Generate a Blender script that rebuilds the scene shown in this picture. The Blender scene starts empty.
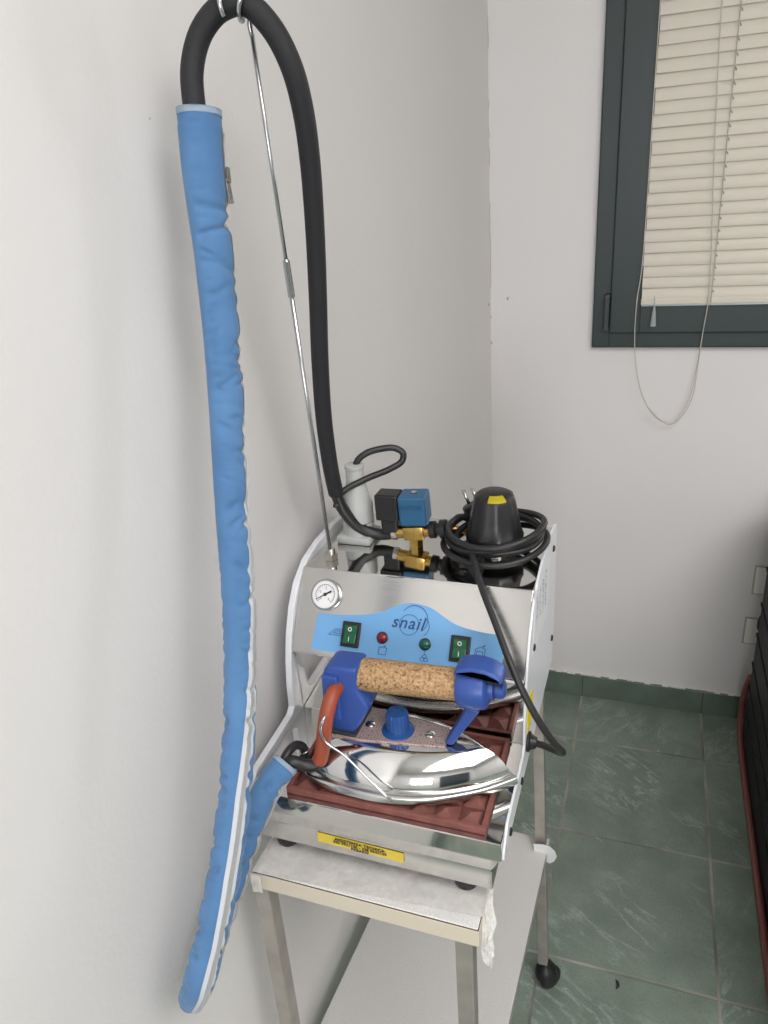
import bpy, bmesh, math, random
from mathutils import Vector, Matrix, Euler
random.seed(7)
SC = bpy.context.scene
COL = SC.collection
V = Vector
PI = math.pi

# ------------------------------------------------------------------ camera, light, exposure
CAM_POS = V((0.3996, -1.9271, 1.4357))
CAM_R = V((0.94264504, 0.32706148, -0.06671672))
CAM_U = V((-0.0709809, 0.39170694, 0.91734802))
CAM_F = V((-0.3261626, 0.85999795, -0.39245572))
cd = bpy.data.cameras.new('camera')
cam = bpy.data.objects.new('camera', cd); COL.objects.link(cam)
cd.sensor_fit = 'VERTICAL'; cd.sensor_height = 36.0; cd.lens = 743.3 / 1024 * 36.0
cd.clip_start = 0.02
M4 = Matrix((CAM_R, CAM_U, -CAM_F)).transposed().to_4x4(); M4.translation = CAM_POS
cam.matrix_world = M4
SC.camera = cam

W = bpy.data.worlds.new('daylight'); SC.world = W; W.use_nodes = True
W.node_tree.nodes['Background'].inputs[0].default_value = (0.80, 0.88, 1.0, 1)
W.node_tree.nodes['Background'].inputs[1].default_value = 2.2

def area(name, loc, target, sx, sy, power, color):
    ld = bpy.data.lights.new(name, 'AREA'); ld.shape = 'RECTANGLE'; ld.size = sx; ld.size_y = sy
    ld.energy = power; ld.color = color
    o = bpy.data.objects.new(name, ld); COL.objects.link(o); o.location = loc
    o.rotation_euler = (V(target) - V(loc)).to_track_quat('-Z', 'Y').to_euler()
    return o
area('daylight_window', (1.32, 0.26, 1.75), (0.55, -1.6, 1.2), 0.8, 1.25, 25, (0.97, 0.98, 1.0))
area('ceiling_fill_light', (1.7, -2.6, 2.66), (1.7, -2.6, 0), 2.0, 2.0, 66, (1.0, 0.972, 0.955))  # added overhead fill, from an unseen made-up ceiling fixture
area('front_fill_light', (0.95, -4.62, 1.45), (0.6, 0.0, 0.8), 0.95, 1.1, 42, (1.0, 0.985, 0.975))  # added frontal fill shining through the made-up window behind the camera

SC.view_settings.view_transform = 'Standard'
SC.view_settings.look = 'None'
SC.view_settings.gamma = 1.0
SC.view_settings.use_curve_mapping = False
SC.view_settings.exposure = -0.05
try:
    SC.cycles.use_denoising = True
    SC.cycles.max_bounces = 10; SC.cycles.diffuse_bounces = 6; SC.cycles.glossy_bounces = 6
    SC.cycles.caustics_reflective = False; SC.cycles.caustics_refractive = False
    SC.cycles.sample_clamp_indirect = 4.0
except Exception:
    pass

# ------------------------------------------------------------------ material helpers
def mat(name, color, rough=0.5, metal=0.0, spec=0.5, coat=0.0):
    m = bpy.data.materials.new(name); m.use_nodes = True
    b = m.node_tree.nodes['Principled BSDF']
    b.inputs['Base Color'].default_value = (*color, 1)
    b.inputs['Roughness'].default_value = rough
    b.inputs['Metallic'].default_value = metal
    b.inputs['Specular IOR Level'].default_value = spec
    b.inputs['Coat Weight'].default_value = coat
    return m
def nd(m, t, **kw):
    n = m.node_tree.nodes.new(t)
    for k, v in kw.items(): setattr(n, k, v)
    return n
def lk(m, a, b): m.node_tree.links.new(a, b)
def bsdf(m): return m.node_tree.nodes['Principled BSDF']
def coords(m): return nd(m, 'ShaderNodeTexCoord').outputs['Object']
def noise(m, scale, detail=3, vec=None, rough=0.5):
    n = nd(m, 'ShaderNodeTexNoise'); n.inputs['Scale'].default_value = scale
    n.inputs['Detail'].default_value = detail; n.inputs['Roughness'].default_value = rough
    lk(m, vec if vec else coords(m), n.inputs['Vector']); return n
def ramp(m, fac, stops, interp='LINEAR'):
    r = nd(m, 'ShaderNodeValToRGB'); r.color_ramp.interpolation = interp
    e = r.color_ramp.elements
    while len(e) < len(stops): e.new(0.5)
    for k, (p, c) in enumerate(stops):
        e[k].position = p; e[k].color = (*c, 1) if len(c) == 3 else c
    lk(m, fac, r.inputs[0]); return r
def math_(m, op, a, b=None, clamp=False):
    n = nd(m, 'ShaderNodeMath', operation=op, use_clamp=clamp)
    for k, x in enumerate((a, b)):
        if x is None: continue
        if isinstance(x, (int, float)): n.inputs[k].default_value = x
        else: lk(m, x, n.inputs[k])
    return n.outputs[0]
def mixc(m, fac, a, b):
    n = nd(m, 'ShaderNodeMix', data_type='RGBA')
    if isinstance(fac, (int, float)): n.inputs[0].default_value = fac
    else: lk(m, fac, n.inputs[0])
    for k, x in ((6, a), (7, b)):
        if isinstance(x, tuple): n.inputs[k].default_value = (*x, 1)
        else: lk(m, x, n.inputs[k])
    return n.outputs[2]
def bump(m, height, strength, dist=0.001):
    b = nd(m, 'ShaderNodeBump'); b.inputs['Strength'].default_value = strength
    b.inputs['Distance'].default_value = dist
    lk(m, height, b.inputs['Height']); lk(m, b.outputs[0], bsdf(m).inputs['Normal']); return b

def wall_mat(name, col):
    m = mat(name, col, 0.62, 0, 0.35)
    n = noise(m, 3.0, 4); n2 = noise(m, 170, 3)
    c = ramp(m, n.outputs[0], [(0.3, tuple(x * 0.975 for x in col)), (0.7, col)])
    lk(m, c.outputs[0], bsdf(m).inputs['Base Color'])
    n3 = noise(m, 28, 3)
    h = math_(m, 'ADD', n2.outputs[0], math_(m, 'MULTIPLY', n3.outputs[0], 2.0))
    bump(m, h, 0.22, 0.0012); return m
M = {}
M['wall_left'] = wall_mat('white_wall_paint', (0.715, 0.697, 0.692))
M['wall_back'] = wall_mat('white_wall_paint_back', (0.715, 0.692, 0.692))
M['ceiling'] = wall_mat('ceiling_paint', (0.80, 0.79, 0.77))

def tile_mat():
    m = mat('green_marble_tile', (0.1, 0.17, 0.13), 0.3, 0, 0.45)
    S = 0.333
    sep = nd(m, 'ShaderNodeSeparateXYZ'); lk(m, coords(m), sep.inputs[0])
    u = math_(m, 'DIVIDE', math_(m, 'SUBTRACT', sep.outputs[0], 0.2698), S)
    v = math_(m, 'DIVIDE', math_(m, 'ADD', sep.outputs[1], 0.2101), S)
    def edge(a):
        f = math_(m, 'FRACT', math_(m, 'ADD', a, 100.5))
        return math_(m, 'ABSOLUTE', math_(m, 'SUBTRACT', f, 0.5))
    e = math_(m, 'MINIMUM', edge(u), edge(v))
    groutm = ramp(m, e, [(0.0065, (1, 1, 1)), (0.0095, (0, 0, 0))])
    iu = math_(m, 'FLOOR', u); iv = math_(m, 'FLOOR', v)
    cmb = nd(m, 'ShaderNodeCombineXYZ'); lk(m, iu, cmb.inputs[0]); lk(m, iv, cmb.inputs[1])
    wn = nd(m, 'ShaderNodeTexWhiteNoise', noise_dimensions='3D'); lk(m, cmb.outputs[0], wn.inputs[0])
    vm = nd(m, 'ShaderNodeVectorMath', operation='MULTIPLY_ADD')
    lk(m, wn.outputs['Color'], vm.inputs[0]); vm.inputs[1].default_value = (7, 9, 3); lk(m, coords(m), vm.inputs[2])
    # veins: stretched ridge noise along the tile diagonal
    wn2 = nd(m, 'ShaderNodeTexWhiteNoise', noise_dimensions='3D'); lk(m, cmb.outputs[0], wn2.inputs[0])
    par = math_(m, 'GREATER_THAN', wn2.outputs['Value'], 0.5)
    ang = math_(m, 'ADD', math_(m, 'MULTIPLY', par, -PI / 2), math.radians(30))
    vr = nd(m, 'ShaderNodeVectorRotate', rotation_type='Z_AXIS'); lk(m, vm.outputs[0], vr.inputs['Vector']); lk(m, ang, vr.inputs['Angle'])
    mp = nd(m, 'ShaderNodeMapping'); mp.inputs['Scale'].default_value = (3.4, 12.0, 1); lk(m, vr.outputs[0], mp.inputs[0])
    nz = noise(m, 1.3, 5, mp.outputs[0], 0.6); nz.inputs['Distortion'].default_value = 0.35
    rid = math_(m, 'ABSOLUTE', math_(m, 'SUBTRACT', nz.outputs[0], 0.5))
    vein = ramp(m, rid, [(0.0, (1, 1, 1)), (0.012, (0.35,) * 3), (0.034, (0, 0, 0))])
    msk = noise(m, 5.0, 2, vm.outputs[0])
    vm2 = math_(m, 'MULTIPLY', vein.outputs[0], ramp(m, msk.outputs[0], [(0.44, (0, 0, 0)), (0.66, (1, 1, 1))]).outputs[0])
    clouds = noise(m, 11, 5, vm.outputs[0], 0.65)
    base = ramp(m, clouds.outputs[0], [(0.25, (0.140, 0.182, 0.147)), (0.55, (0.195, 0.245, 0.200)), (0.8, (0.25, 0.305, 0.255))])
    c1 = mixc(m, math_(m, 'MULTIPLY', vm2, 0.62), base.outputs[0], (0.45, 0.52, 0.48))
    gn = noise(m, 6, 3)
    gc = ramp(m, gn.outputs[0], [(0.35, (0.13, 0.13, 0.11)), (0.65, (0.38, 0.365, 0.32))])
    c2 = mixc(m, groutm.outputs[0], c1, gc.outputs[0])
    lk(m, c2, bsdf(m).inputs['Base Color'])
    sp = noise(m, 300, 2)
    rg = math_(m, 'ADD', math_(m, 'MULTIPLY', groutm.outputs[0], 0.5), math_(m, 'MULTIPLY', sp.outputs[0], 0.62))
    lk(m, rg, bsdf(m).inputs['Roughness'])
    hh = math_(m, 'SUBTRACT', math_(m, 'MULTIPLY', sp.outputs[0], 0.35), math_(m, 'MULTIPLY', groutm.outputs[0], 2.0))
    bump(m, hh, 0.3, 0.0012)
    return m
M['tile'] = tile_mat()
def base_tile():
    m = mat('green_skirting_tile', (0.08, 0.12, 0.1), 0.35)
    n = noise(m, 14, 5)
    lk(m, ramp(m, n.outputs[0], [(0.3, (0.090, 0.125, 0.102)), (0.7, (0.140, 0.182, 0.150))]).outputs[0], bsdf(m).inputs['Base Color'])
    return m
M['skirt'] = base_tile()
M['plaster'] = mat('ragged_white_paint', (0.70, 0.68, 0.65), 0.8)

def frame_green():
    m = mat('dark_green_aluminium', (0.021, 0.033, 0.034), 0.42, 0.0, 0.45)
    n = noise(m, 900, 2); bump(m, n.outputs[0], 0.12, 0.0006); return m
M['frame'] = frame_green()
M['bead'] = mat('grey_glazing_bead', (0.30, 0.34, 0.36), 0.35, 0.6)
M['hinge'] = mat('dark_hinge', (0.03, 0.035, 0.04), 0.4)
def glass_mat():
    m = bpy.data.materials.new('window_glass'); m.use_nodes = True
    nt = m.node_tree; nt.nodes.remove(nt.nodes['Principled BSDF'])
    t = nd(m, 'ShaderNodeBsdfTransparent'); g = nd(m, 'ShaderNodeBsdfGlossy'); g.inputs['Roughness'].default_value = 0.02
    f = nd(m, 'ShaderNodeFresnel'); f.inputs[0].default_value = 1.45
    mx = nd(m, 'ShaderNodeMixShader'); lk(m, f.outputs[0], mx.inputs[0]); lk(m, t.outputs[0], mx.inputs[1]); lk(m, g.outputs[0], mx.inputs[2])
    lk(m, mx.outputs[0], nt.nodes['Material Output'].inputs[0]); return m
M['glass'] = glass_mat()
M['slat'] = mat('cream_blind_slat', (0.61, 0.565, 0.485), 0.42, 0, 0.4)
M['cordgrey'] = mat('blind_cord', (0.40, 0.37, 0.33), 0.8)
M['cordlight'] = mat('blind_pull_cord', (0.50, 0.47, 0.42), 0.7)
M['clear'] = mat('clear_plastic', (0.62, 0.66, 0.68), 0.2, 0, 0.6); bsdf(M['clear']).inputs['Transmission Weight'].default_value = 0.5

def steel(name, col, r, scale=(8, 900, 900), amt=0.12):
    m = mat(name, col, r, 1.0)
    mp = nd(m, 'ShaderNodeMapping'); mp.inputs['Scale'].default_value = scale; lk(m, coords(m), mp.inputs[0])
    n = noise(m, 1.0, 3, mp.outputs[0])
    lk(m, math_(m, 'ADD', math_(m, 'MULTIPLY', n.outputs[0], amt), r - amt * 0.5), bsdf(m).inputs['Roughness'])
    return m
M['mirror'] = mat('polished_stainless', (0.72, 0.71, 0.69), 0.055, 1.0)
M['panelsteel'] = steel('satin_stainless', (0.70, 0.69, 0.67), 0.22, (14, 500, 500), 0.14)
M['basesteel'] = steel('stainless_base', (0.74, 0.73, 0.71), 0.20, (14, 600, 600), 0.12)
M['chrome'] = mat('iron_chrome', (0.80, 0.80, 0.80), 0.07, 1.0)
M['sole'] = mat('iron_soleplate', (0.66, 0.66, 0.65), 0.24, 1.0)
M['rod'] = mat('steel_rod', (0.50, 0.51, 0.52), 0.22, 1.0)
M['nut'] = mat('nickel_nut', (0.62, 0.60, 0.55), 0.2, 1.0)
M['white'] = mat('white_enamel', (0.74, 0.755, 0.79), 0.32, 0, 0.5, 0.2)
M['screw'] = mat('dark_screw', (0.05, 0.05, 0.055), 0.3, 0.8)
M['stickerblue'] = mat('pale_blue_label', (0.15, 0.36, 0.64), 0.32)
M['ink'] = mat('dark_blue_ink', (0.015, 0.06, 0.2), 0.5)
M['inkblack'] = mat('black_ink', (0.012, 0.012, 0.012), 0.5)
M['yellow'] = mat('yellow_label', (0.66, 0.49, 0.05), 0.45)
M['yellowbright'] = mat('bright_yellow_label', (0.75, 0.62, 0.02), 0.4)
M['black'] = mat('black_plastic', (0.012, 0.012, 0.013), 0.38)
M['blackrub'] = mat('black_rubber', (0.014, 0.014, 0.015), 0.45)
M['green'] = mat('green_rocker', (0.005, 0.105, 0.042), 0.25)
M['greenlamp'] = mat('green_lens', (0.012, 0.10, 0.07), 0.15)
M['redlamp'] = mat('red_lens', (0.22, 0.012, 0.02), 0.15)
M['whitemark'] = mat('white_print', (0.8, 0.8, 0.8), 0.5)
M['dial'] = mat('gauge_dial', (0.75, 0.75, 0.76), 0.3)
M['gaugering'] = mat('gauge_bezel', (0.45, 0.46, 0.47), 0.2, 0.9)
M['brass'] = mat('brass', (0.58, 0.38, 0.11), 0.26, 1.0)
M['copper'] = mat('copper_pipe', (0.55, 0.26, 0.10), 0.3, 1.0)
M['coilblue'] = mat('solenoid_blue', (0.018, 0.10, 0.21), 0.4)
M['coilink'] = mat('solenoid_print', (0.01, 0.045, 0.11), 0.5)
M['greyplug'] = mat('grey_plug', (0.42, 0.43, 0.42), 0.45)
M['ironblue'] = mat('royal_blue_plastic', (0.030, 0.075, 0.30), 0.38, 0, 0.45)
M['knobblue'] = mat('dial_blue', (0.012, 0.065, 0.24), 0.4)
M['redtube'] = mat('red_silicone_tube', (0.30, 0.062, 0.030), 0.5)
M['bracketdark'] = mat('dark_bakelite', (0.03, 0.03, 0.035), 0.4)
M['pin'] = mat('plug_pin', (0.55, 0.54, 0.5), 0.25, 1.0)

def cork_mat():
    m = mat('cork', (0.4, 0.25, 0.13), 0.8, 0, 0.2)
    n = noise(m, 330, 4, None, 0.7); n2 = nd(m, 'ShaderNodeTexVoronoi'); n2.inputs['Scale'].default_value = 420; lk(m, coords(m), n2.inputs['Vector'])
    c = ramp(m, n.outputs[0], [(0.33, (0.085, 0.045, 0.02)), (0.45, (0.36, 0.22, 0.11)), (0.6, (0.50, 0.33, 0.18)), (0.75, (0.62, 0.44, 0.26))])
    c2 = mixc(m, ramp(m, n2.outputs['Distance'], [(0.1, (0.5,) * 3), (0.3, (0, 0, 0))]).outputs[0], c.outputs[0], (0.22, 0.13, 0.06))
    lk(m, c2, bsdf(m).inputs['Base Color']); bump(m, n.outputs[0], 0.5, 0.0006); return m
M['cork'] = cork_mat()
def mat_rubber():
    m = mat('red_brown_rubber', (0.19, 0.060, 0.045), 0.55, 0, 0.35)
    n = noise(m, 60, 4)
    lk(m, ramp(m, n.outputs[0], [(0.3, (0.165, 0.058, 0.048)), (0.7, (0.250, 0.094, 0.078))]).outputs[0], bsdf(m).inputs['Base Color']); return m
M['mat'] = mat_rubber()
def fabric():
    m = mat('blue_padded_fabric', (0.13, 0.31, 0.60), 0.85, 0, 0.15)
    n = noise(m, 25, 4)
    lk(m, ramp(m, n.outputs[0], [(0.3, (0.068, 0.160, 0.325)), (0.7, (0.092, 0.203, 0.388))]).outputs[0], bsdf(m).inputs['Base Color'])
    n2 = noise(m, 1400, 2); bump(m, n2.outputs[0], 0.25, 0.0004)
    bsdf(m).inputs['Sheen Weight'].default_value = 0.2
    return m
M['fabric'] = fabric()
M['ziptape'] = mat('white_zip_tape', (0.52, 0.54, 0.57), 0.75)
M['zipteeth'] = mat('zip_teeth', (0.42, 0.42, 0.43), 0.4)
M['stitch'] = mat('pale_overlock_stitch', (0.50, 0.62, 0.74), 0.85)
def sheath_mat():
    m = mat('black_woven_sheath', (0.018, 0.018, 0.021), 0.6, 0, 0.35)
    w = nd(m, 'ShaderNodeTexWave'); w.inputs['Scale'].default_value = 300; w.bands_direction = 'Z'
    lk(m, coords(m), w.inputs['Vector']); bump(m, w.outputs[0], 0.3, 0.0005); return m
M['sheath'] = sheath_mat()
def speckle(name, a, b, sc):
    m = mat(name, a, 0.42)
    n = noise(m, sc, 2)
    lk(m, ramp(m, n.outputs[0], [(0.38, b), (0.6, a)]).outputs[0], bsdf(m).inputs['Base Color']); return m
M['laminate'] = speckle('speckled_white_laminate', (0.78, 0.77, 0.75), (0.60, 0.59, 0.575), 700)
M['shelfmat'] = speckle('speckled_grey_laminate', (0.60, 0.595, 0.585), (0.52, 0.515, 0.505), 600)
M['edge'] = mat('cream_edge_band', (0.60, 0.54, 0.44), 0.5)
M['darkline'] = mat('dark_glue_line', (0.06, 0.05, 0.04), 0.7)
M['shelfedge'] = mat('shelf_edge', (0.30, 0.29, 0.27), 0.5)
def legm():
    m = mat('grey_square_tube', (0.40, 0.37, 0.34), 0.38, 0.55)
    n = noise(m, 30, 3)
    lk(m, ramp(m, n.outputs[0], [(0.3, (0.34, 0.31, 0.28)), (0.7, (0.44, 0.41, 0.38))]).outputs[0], bsdf(m).inputs['Base Color']); return m
M['leg'] = legm()
def film():
    m = bpy.data.materials.new('translucent_packing_film'); m.use_nodes = True
    b = bsdf(m); b.inputs['Base Color'].default_value = (0.93, 0.915, 0.89, 1); b.inputs['Roughness'].default_value = 0.28
    n = noise(m, 70, 4); bump(m, n.outputs[0], 0.5, 0.002)
    lk(m, ramp(m, n.outputs[0], [(0.3, (0.42,) * 3), (0.7, (0.72,) * 3)]).outputs[0], b.inputs['Alpha'])
    return m
M['film'] = film()
M['masking'] = mat('yellowed_tape', (0.62, 0.56, 0.38), 0.5)
M['tapewhite'] = mat('white_tape', (0.74, 0.74, 0.76), 0.4)
def cabm():
    m = mat('black_ribbed_plastic', (0.007, 0.007, 0.008), 0.55, 0, 0.25); return m
M['cab'] = cabm()
M['redtrim'] = mat('dull_red_trim', (0.20, 0.065, 0.057), 0.5)
M['plate'] = mat('ivory_wall_plate', (0.80, 0.775, 0.74), 0.4)
M['plateedge'] = mat('grey_plate_frame', (0.36, 0.35, 0.33), 0.5)
def printed():
    m = mat('printed_iron_plate', (0.4, 0.3, 0.28), 0.35, 0.3)
    sep = nd(m, 'ShaderNodeSeparateXYZ'); lk(m, coords(m), sep.inputs[0])
    a = math_(m, 'FRACT', math_(m, 'MULTIPLY', sep.outputs[0], 330)); b = math_(m, 'FRACT', math_(m, 'MULTIPLY', sep.outputs[1], 330))
    ln = math_(m, 'MINIMUM', a, b)
    g = ramp(m, ln, [(0.10, (1, 1, 1)), (0.22, (0, 0, 0))])
    c = mixc(m, math_(m, 'MULTIPLY', g.outputs[0], 0.6), (0.47, 0.37, 0.34), (0.22, 0.10, 0.09))
    n = noise(m, 420, 2)
    c2 = mixc(m, ramp(m, n.outputs[0], [(0.60, (0, 0, 0)), (0.66, (0.7,) * 3)]).outputs[0], c, (0.08, 0.05, 0.05))
    lk(m, c2, bsdf(m).inputs['Base Color']); return m
M['printed'] = printed()
M['door'] = mat('dark_reflection_door', (0.03, 0.04, 0.05), 0.5)  # dark tone of the added door, there to be mirrored in the chrome
M['fillframe'] = mat('fill_lamp_frame', (0.7, 0.7, 0.7), 0.4)
lm = mat('fill_lamp_diffuser', (0.9, 0.9, 0.9), 0.5); bsdf(lm).inputs['Emission Color'].default_value = (1, 0.97, 0.93, 1); bsdf(lm).inputs['Emission Strength'].default_value = 2.5  # glowing face of the added ceiling fill lamp
M['fill_diffuser'] = lm

# ------------------------------------------------------------------ mesh helpers
ORG = {}
def obj(name, bm, m, parent=None, loc=None, smooth=False):
    """one mesh object from world-space geometry; origin at its thing's base"""
    if parent is not None: org = ORG[parent.name]
    else: org = V(loc) if loc is not None else V((0, 0, 0))
    bmesh.ops.recalc_face_normals(bm, faces=bm.faces[:])
    bmesh.ops.translate(bm, verts=bm.verts, vec=-org)
    me = bpy.data.meshes.new(name); bm.to_mesh(me); bm.free()
    for mm in (m if isinstance(m, (list, tuple)) else [m]): me.materials.append(mm)
    if smooth:
        for p in me.polygons: p.use_smooth = True
        if smooth != True:
            me.set_sharp_from_angle(angle=math.radians(smooth))
    o = bpy.data.objects.new(name, me); COL.objects.link(o)
    if parent is not None: o.parent = parent
    else: o.location = org
    ORG[o.name] = org
    return o
def tag(o, label, cat=None, group=None):
    o['label'] = label
    if cat: o['category'] = cat
    if group: o['group'] = group
    return o
def thing(name, label, cat, loc, group=None):
    o = bpy.data.objects.new(name, None); COL.objects.link(o); o.location = loc; o.empty_display_size = 0.03
    ORG[o.name] = V(loc)
    return tag(o, label, cat, group)
def struct(o): o['kind'] = 'structure'; return o
def NB(): return bmesh.new()
def box(bm, a, b, bev=0.0, seg=2, mi=0):
    a = V(a); b = V(b)
    r = bmesh.ops.create_cube(bm, size=1.0)
    vs = r['verts']
    for v in vs: v.co = V(((a.x + b.x) / 2 + v.co.x * (b.x - a.x), (a.y + b.y) / 2 + v.co.y * (b.y - a.y), (a.z + b.z) / 2 + v.co.z * (b.z - a.z)))
    fs = set(f for v in vs for f in v.link_faces)
    for f in fs: f.material_index = mi
    if bev > 0:
        es = list(set(e for v in vs for e in v.link_edges))
        bmesh.ops.bevel(bm, geom=es, offset=bev, segments=seg, affect='EDGES', profile=0.5)
    return vs
def obox(bm, c, ax, ay, az, hx, hy, hz, bev=0.0, seg=2):
    """box with half sizes along given axes"""
    r = bmesh.ops.create_cube(bm, size=2.0); vs = r['verts']
    c = V(c); ax = V(ax).normalized(); ay = V(ay).normalized(); az = V(az).normalized()
    for v in vs: v.co = c + ax * (v.co.x * hx) + ay * (v.co.y * hy) + az * (v.co.z * hz)
    if bev > 0:
        es = list(set(e for v in vs for e in v.link_edges))
        bmesh.ops.bevel(bm, geom=es, offset=bev, segments=seg, affect='EDGES', profile=0.5)
def catmull(pts, n):
    pts = [V(p) for p in pts]
    if len(pts) == 2: return [pts[0].lerp(pts[1], i / n) for i in range(n + 1)]
    P = [pts[0] * 2 - pts[1]] + pts + [pts[-1] * 2 - pts[-2]]
    out = []
    for i in range(1, len(P) - 2):
        p0, p1, p2, p3 = P[i - 1:i + 3]
        t0 = 0; t1 = t0 + max((p1 - p0).length, 1e-9) ** 0.5; t2 = t1 + max((p2 - p1).length, 1e-9) ** 0.5; t3 = t2 + max((p3 - p2).length, 1e-9) ** 0.5
        for k in range(n):
            t = t1 + (t2 - t1) * k / n
            A1 = p0 * ((t1 - t) / (t1 - t0)) + p1 * ((t - t0) / (t1 - t0))
            A2 = p1 * ((t2 - t) / (t2 - t1)) + p2 * ((t - t1) / (t2 - t1))
            A3 = p2 * ((t3 - t) / (t3 - t2)) + p3 * ((t - t2) / (t3 - t2))
            B1 = A1 * ((t2 - t) / (t2 - t0)) + A2 * ((t - t0) / (t2 - t0))
            B2 = A2 * ((t3 - t) / (t3 - t1)) + A3 * ((t - t1) / (t3 - t1))
            out.append(B1 * ((t2 - t) / (t2 - t1)) + B2 * ((t - t1) / (t2 - t1)))
    out.append(pts[-1]); return out
def resample(pts, step):
    out = [pts[0].copy()]; acc = 0
    L = [0]
    for i in range(1, len(pts)): L.append(L[-1] + (pts[i] - pts[i - 1]).length)
    n = max(2, int(round(L[-1] / step))); j = 0; out = []
    for k in range(n + 1):
        s = L[-1] * k / n
        while j < len(L) - 2 and L[j + 1] < s: j += 1
        d = L[j + 1] - L[j]
        out.append(pts[j].lerp(pts[j + 1], 0 if d < 1e-12 else (s - L[j]) / d))
    return out
def frames(path, ref=None):
    n = len(path); T = []
    for i in range(n):
        T.append((path[min(i + 1, n - 1)] - path[max(i - 1, 0)]).normalized())
    N = []
    if ref is None:
        a = V((0, 0, 1)) if abs(T[0].z) < 0.9 else V((1, 0, 0))
        u = (a - T[0] * a.dot(T[0])).normalized()
        for i in range(n):
            u = (u - T[i] * u.dot(T[i])).normalized(); N.append(u.copy())
    else:
        for i in range(n): N.append((ref - T[i] * ref.dot(T[i])).normalized())
    return T, N, [T[i].cross(N[i]) for i in range(n)]
def tube(bm, pts, r, n=12, smooth_n=8, cap=True, step=None, closed=False):
    path = catmull(pts, smooth_n) if smooth_n else [V(p) for p in pts]
    if step: path = resample(path, step)
    T, N, B = frames(path)
    m = len(path); rings = []
    for i in range(m):
        f = i / (m - 1)
        if callable(r): rr = r(f)
        elif isinstance(r, (list, tuple)):
            x = f * (len(r) - 1); k = min(int(x), len(r) - 2); rr = r[k] + (r[k + 1] - r[k]) * (x - k)
        else: rr = r
        rings.append([bm.verts.new(path[i] + (N[i] * math.cos(a) + B[i] * math.sin(a)) * rr) for a in (2 * PI * j / n for j in range(n))])
    for i in range(m - 1):
        for j in range(n):
            bm.faces.new((rings[i][j], rings[i][(j + 1) % n], rings[i + 1][(j + 1) % n], rings[i + 1][j]))
    if cap: bm.faces.new(rings[0][::-1]); bm.faces.new(rings[-1])
    return path
def lathe(bm, prof, c, axis=(0, 0, 1), n=32, cap=True, ref=None, radf=None):
    """prof: (radius, height along axis)"""
    c = V(c); ax = V(axis).normalized()
    a = V(ref) if ref else (V((1, 0, 0)) if abs(ax.x) < 0.9 else V((0, 1, 0)))
    u = (a - ax * a.dot(ax)).normalized(); w = ax.cross(u)
    rings = []
    for k, (r, h) in enumerate(prof):
        rings.append([bm.verts.new(c + ax * h + (u * math.cos(t) + w * math.sin(t)) * max(r * (radf(k, t) if radf else 1), 1e-5)) for t in (2 * PI * j / n for j in range(n))])
    for i in range(len(rings) - 1):
        for j in range(n): bm.faces.new((rings[i][j], rings[i][(j + 1) % n], rings[i + 1][(j + 1) % n], rings[i + 1][j]))
    if cap: bm.faces.new(rings[0][::-1]); bm.faces.new(rings[-1])
def prism(bm, poly, f, h0, h1, bev=0.0, seg=2):
    """poly of (a,b); f(a,b,h)->point"""
    A = [bm.verts.new(f(a, b, h0)) for a, b in poly]; Bv = [bm.verts.new(f(a, b, h1)) for a, b in poly]
    n = len(poly)
    fs = [bm.faces.new(A[::-1]), bm.faces.new(Bv)]
    for i in range(n): fs.append(bm.faces.new((A[i], A[(i + 1) % n], Bv[(i + 1) % n], Bv[i])))
    if bev > 0:
        es = list(set(e for fc in fs for e in fc.edges))
        bmesh.ops.recalc_face_normals(bm, faces=fs)
        bmesh.ops.bevel(bm, geom=es, offset=bev, segments=seg, affect='EDGES', profile=0.5)
def loft(bm, rings, cap=True):
    R = [[bm.verts.new(p) for p in ring] for ring in rings]
    n = len(R[0])
    for i in range(len(R) - 1):
        for j in range(n): bm.faces.new((R[i][j], R[i][(j + 1) % n], R[i + 1][(j + 1) % n], R[i + 1][j]))
    if cap: bm.faces.new(R[0][::-1]); bm.faces.new(R[-1])
def text_bm(bm, body, size, f, align='CENTER', h=0.0004, shear=0.0, spacing=1.0, bold=0.0):
    """flat lettering, mapped by f(x,y,h)->world"""
    cu = bpy.data.curves.new('lettering_tmp', 'FONT'); cu.body = body; cu.size = size; cu.align_x = align; cu.align_y = 'CENTER'
    cu.shear = shear; cu.offset = bold; cu.space_character = spacing; cu.resolution_u = 3
    o = bpy.data.objects.new('lettering_tmp', cu); COL.objects.link(o)
    dg = bpy.context.evaluated_depsgraph_get(); me = bpy.data.meshes.new_from_object(o.evaluated_get(dg))
    vs = [bm.verts.new(f(v.co.x, v.co.y, h)) for v in me.vertices]
    for p in me.polygons:
        try: bm.faces.new([vs[i] for i in p.vertices])
        except ValueError: pass
    bpy.data.objects.remove(o); bpy.data.curves.remove(cu); bpy.data.meshes.remove(me)
def stroke(bm, pts, w, f, h=0.0006, closed=False):
    """thin flat printed line, mapped by f"""
    n = len(pts); rng = n if closed else n - 1
    for i in range(rng):
        a = V((*pts[i], 0)); b = V((*pts[(i + 1) % n], 0)); d = (b - a)
        if d.length < 1e-9: continue
        d.normalize(); p = V((-d.y, d.x, 0)) * (w / 2); a2 = a - d * w * 0.4; b2 = b + d * w * 0.4
        vs = [bm.verts.new(f(q.x, q.y, h + 0.00001 * i)) for q in (a2 - p, b2 - p, b2 + p, a2 + p)]
        bm.faces.new(vs)
def circ(cx, cy, r, a0=0, a1=2 * PI, n=28):
    return [(cx + r * math.cos(a0 + (a1 - a0) * i / n), cy + r * math.sin(a0 + (a1 - a0) * i / n)) for i in range(n + 1)]

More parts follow.
